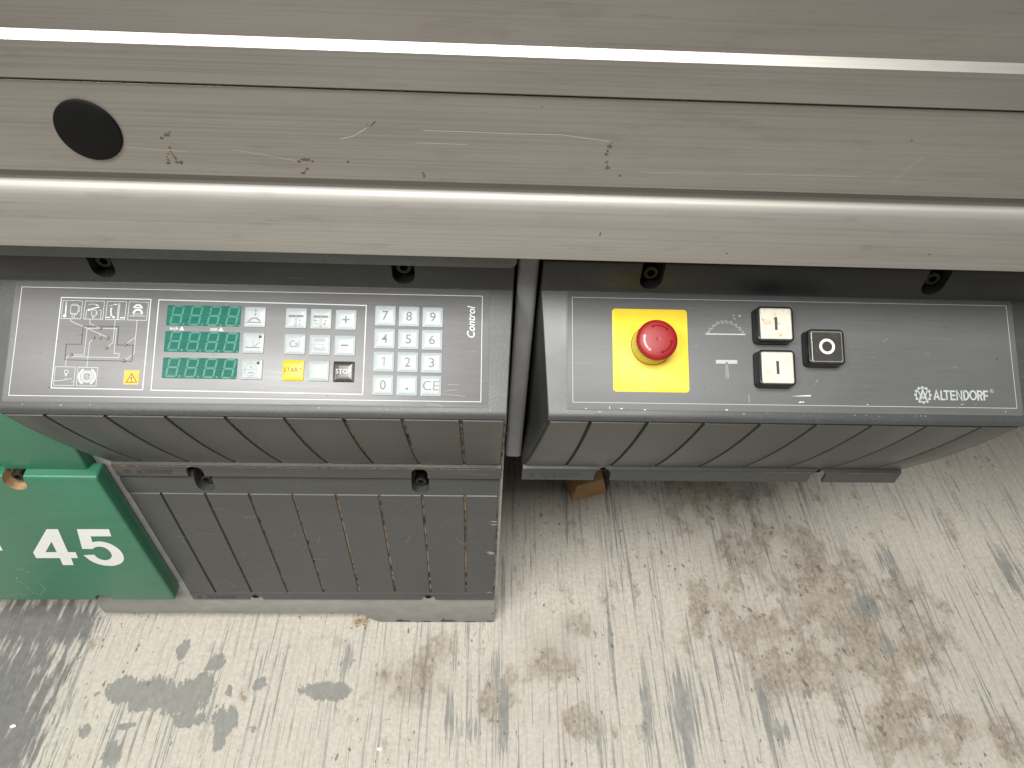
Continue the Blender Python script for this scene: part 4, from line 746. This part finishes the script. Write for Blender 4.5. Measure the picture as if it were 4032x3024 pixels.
# push buttons
def pushbutton(u, v, label, lens, mark):
    def rr_(i, z, r=5): return [(x, y, z) for x, y in rrect(19.0 - i, 18.6 - i, r, 6)]
    b = obj('push_button', loft('bezel', [rr_(-.3, 0), rr_(-.3, 1.2), rr_(0, 1.6), rr_(0, 13.6), rr_(.35, 14.6), rr_(1.1, 15.2), rr_(2.0, 15.2), rr_(2.3, 14.2, 3), rr_(3, 14.2, 3)], M['black'], True, 30), RC, PM(u, v, .55)); b['label'] = label
    def l_(i, z): return [(x, y, z) for x, y in rrect(16.25 - i, 16.05 - i, 1.8, 4)]
    le = obj('lens', loft('lens', [l_(0, 14), l_(0, 15.6), l_(.25, 15.9), l_(.7, 16.0), l_(.9, 15.75), l_(1.15, 15.75)], [M['rim_dark'] if mark == 'O' else M['rim']], False), b)
    obj('lens_face', loft('lens_face', [l_(1.1, 15.0), l_(1.1, 15.75), l_(1.15, 15.8)], lens), b)
    a = Art(15.86)
    if mark == 'I': a.poly([(-1.45, 6.8), (1.45, 6.8), (1.45, -6.8), (-1.45, -6.8)]); a.build('mark', M['mark'], b)
    else: a.arc((0, .2), 6.7, 0, 360, 2.7, n=48); a.build('mark', M['ring'], b)
    return b
pushbutton(253.5, -26.6, 'stained white push button marked with a bar beside the saw arc symbol', M['lens_dirty'], 'I')
pushbutton(253.0, -72.2, 'cleaner white push button marked with a bar beside the T symbol', M['lens'], 'I')
pushbutton(305.2, -49.7, 'dark push button marked with a white ring', M['off_lens'], 'O')
a = Art(H0); s_ = DATA['sawbase']; a.line(s_, 1.3); a.line(DATA['teeth'], .34); a.build('symbol_print', M['print_grey'], RC, P0); a = Art(H0)
a.poly(DATA['tee']); q = DATA['teelad']; a.line(q, .36, True)
for t_ in range(1, 6):
    f_ = t_ / 6; a.line([tuple(Vector(q[0]).lerp(Vector(q[3]), f_)), tuple(Vector(q[1]).lerp(Vector(q[2]), f_))], .36)
a.build('symbol_print', M['print_grey'], RC, P0)
# maker's emblem and lettering as printed on the plate
a = Art(H0); c = (411.3, -95.6)
a.arc(c, 7.25, 0, 360, 1.05, n=48)
for t_ in range(12):
    an = math.radians(90 + 30 * t_); d_ = Vector((math.cos(an), math.sin(an))); e_ = Vector((-d_.y, d_.x)); o_ = Vector(c)
    a.poly([tuple(o_ + d_ * 7.4 - e_ * 1.2), tuple(o_ + d_ * 7.4 + e_ * 1.2), tuple(o_ + d_ * 9.2 + e_ * 1.1), tuple(o_ + d_ * 9.2 - e_ * 1.1)][::-1])
def ec(pts_): return [(c[0] + x, c[1] + y) for x, y in pts_]
a.line(ec([(-3.9, -4.9), (0, 5.6), (3.9, -4.9)]), 1.5); a.line(ec([(-4.8, 4.0), (-2.2, -1.4), (0, 3.4), (2.2, -1.4), (4.8, 4.0)]), 1.3); a.line(ec([(-2.6, -4.8), (-1.1, -1.2), (0, -4.0), (1.1, -1.2), (2.6, -4.8)]), 1.1)
for l in DATA['word']: a.line(l, 1.75)
w0 = DATA['wordO']; a.arc(w0[0], w0[1][0] - w0[0][0] - .2, 0, 360, 1.7, w0[2][1] - w0[0][1] - .1, 40)
rg = DATA['reg']; a.arc(rg[0], 1.85, 0, 360, .36, n=24)
a.build('maker_lettering', M['print_grey'], RC, P0)
text_art('R', (rg[0][0] - .9, rg[0][1] - 1.05, rg[0][0] + .95, rg[0][1] + 1.05), H0, M['print_grey'], 'registered_mark', RC, P0)
# smears, scuffs and dust on the right plate
a = Art(H0 + .03)
a.poly([(279, -98.4), (291, -97.6), (292.5, -97.2), (292.5, -98.8), (291, -98.7), (283, -98.9), (272, -98.9)]); a.poly([(279, -105.2), (282, -104.2), (284, -104.6), (285.5, -104.2), (285, -105.4), (282.5, -105.0), (281, -105.6)])
for x, v_ in ((222, -15), (96, -114), (204, -114), (60, -114.5), (352, -106.5), (120, -115), (498, -112)): a.poly(blob(x, v_, random.uniform(.5, 1.6), random.uniform(.3, .6), 9, .5))
a.line([(84, -112), (84.2, -114.6)], .5); a.line([(228, -98), (228, -106)], .2); tag(a.build('white_scuff', M['scuff'], RC, P0), None, None, None, 'stuff')
a = Art(H0 + .04); trail(a, [(455, -104.5), (449, -106), (446, -109.5)], 2.0, 1, .1); trail(a, [(301, -81), (297, -87)], 1.8, 1, .15); trail(a, [(215, -14), (216, -20)], 3.0, 1.5, .35); trail(a, [(73, -73), (74, -75)], 2.2, 1, .1); trail(a, [(352, -86), (350, -89)], 1.0, 1, .2); trail(a, [(373, -40), (378, -37)], 1.0, 1, .3)
tag(a.build('sawdust_smear', M['brown_pale'], RC, P0), None, None, None, 'stuff')
# edge wear along the noses: paint rubbed to shiny grey
def nose_wear(par, x0, x1, n, mat, seed, lo=.3, hi=1.0):
    random.seed(seed); a = Art(.06)
    for _ in range(n):
        x = random.uniform(x0, x1); a.poly(blob(x, -117.6 + random.uniform(-.9, .5), random.uniform(.4, 1.6), random.uniform(.12, .3), 8, .5))
    tag(a.build('edge_wear', mat, par, P0), None, None, None, 'stuff')
nose_wear(LC, -500, -30, 9, M['print_grey'], 5); nose_wear(RC, 35, 505, 9, M['print_grey'], 6)
# rubbed patches and scratches on the bellies
def belly_pt(x, z, h=.05):
    n_ = bn(z); return (x, by(z) + n_[0] * h, z + n_[1] * h)
def belly_marks(par, lst, mat, name):
    v = []; f = []
    for x, z, l, w, ang in lst:
        p0 = (x, z); p1 = (x + l * math.cos(ang), z + l * math.sin(ang)); b = len(v); q = (-math.sin(ang) * w / 2, math.cos(ang) * w / 2)
        for px, pz in ((p0[0], p0[1]), ((p0[0] + p1[0]) / 2 + q[0], (p0[1] + p1[1]) / 2 + q[1]), p1, ((p0[0] + p1[0]) / 2 - q[0], (p0[1] + p1[1]) / 2 - q[1])): v.append(belly_pt(px, pz))
        f.append((b, b + 1, b + 2, b + 3))
    tag(obj(name, mesh(name, v, f, mat, None, 35), par), None, None, None, 'stuff')
random.seed(21)
belly_marks(LC, [(random.uniform(-300, -255), random.uniform(-165, -130), random.uniform(5, 16), random.uniform(.4, 1.2), random.uniform(-.1, .1)) for _ in range(9)] + [(random.uniform(-470, -40), random.uniform(-260, -90), random.uniform(4, 14), random.uniform(.25, .5), random.uniform(-.6, .3)) for _ in range(16)], plain('rubbed_grey', (.16, .16, .155), .5), 'rub_mark')
belly_marks(RC, [(random.uniform(40, 480), random.uniform(-260, -90), random.uniform(4, 20), random.uniform(.25, .5), random.uniform(-.2, 1.0)) for _ in range(22)], plain('rubbed_grey_right', (.12, .12, .115), .5), 'rub_mark')
# ------------------------------------------------------------------ cardboard offcut and small bits on the floor
v = [(168, 905, 2), (187, 829, 1), (264, 852, 1), (246, 925, 2), (176, 900, 56), (196, 838, 42), (252, 858, 40), (238, 915, 56)]
bmx = mesh('cardboard_offcut', v, [(0, 3, 2, 1), (0, 1, 5, 4), (1, 2, 6, 5), (2, 3, 7, 6), (3, 0, 4, 7), (4, 5, 6, 7)], M['cardboard'], None, 35, True)
cb = tag(obj('cardboard_offcut', bmx), 'brown folded cardboard offcut on the floor under the switch console', 'cardboard'); bake(cb, 2.5, 2)
random.seed(9); v = []; f = []
for _ in range(40):
    c = (random.gauss(-209, 7), random.gauss(561, 6), abs(random.gauss(3, 3)) + 1); r_ = random.uniform(.8, 2.6); b = len(v)
    for _k in range(4): v.append((c[0] + random.uniform(-r_, r_) * 1.6, c[1] + random.uniform(-r_, r_) * 1.6, max(.3, c[2] + random.uniform(-r_, r_))))
    f += [(b, b + 1, b + 2), (b, b + 3, b + 1), (b, b + 2, b + 3), (b + 1, b + 3, b + 2)]
tag(obj('wood_shavings', mesh('wood_shavings', v, f, M['wood'], None, 20, True)), 'small clump of orange wood shavings at the step of the plinth', 'shavings', None, 'stuff')
for x, y, l in ((-148, 353, 'small white paint chip on the floor in front of the ribbed cover'), (-727, 381, 'small white paint chip on the dark scraped floor at far left')):
    p_ = blob(0, 0, 4.5, 2.6, 10, .3); o = obj('paint_chip', loft('paint_chip', [[(x_, y_, z) for x_, y_ in p_] for z in (0, .8)], M['chip']), None, Matrix.Translation((x / 1000, y / 1000, .0004))); tag(o, l, 'paint chip', 'loose paint chips')
for o in (CHIPS, CHIPS2, CHIPS3): o['kind'] = 'stuff'
for o in list(bpy.data.objects):
    if '_b' in o: del o['_b']
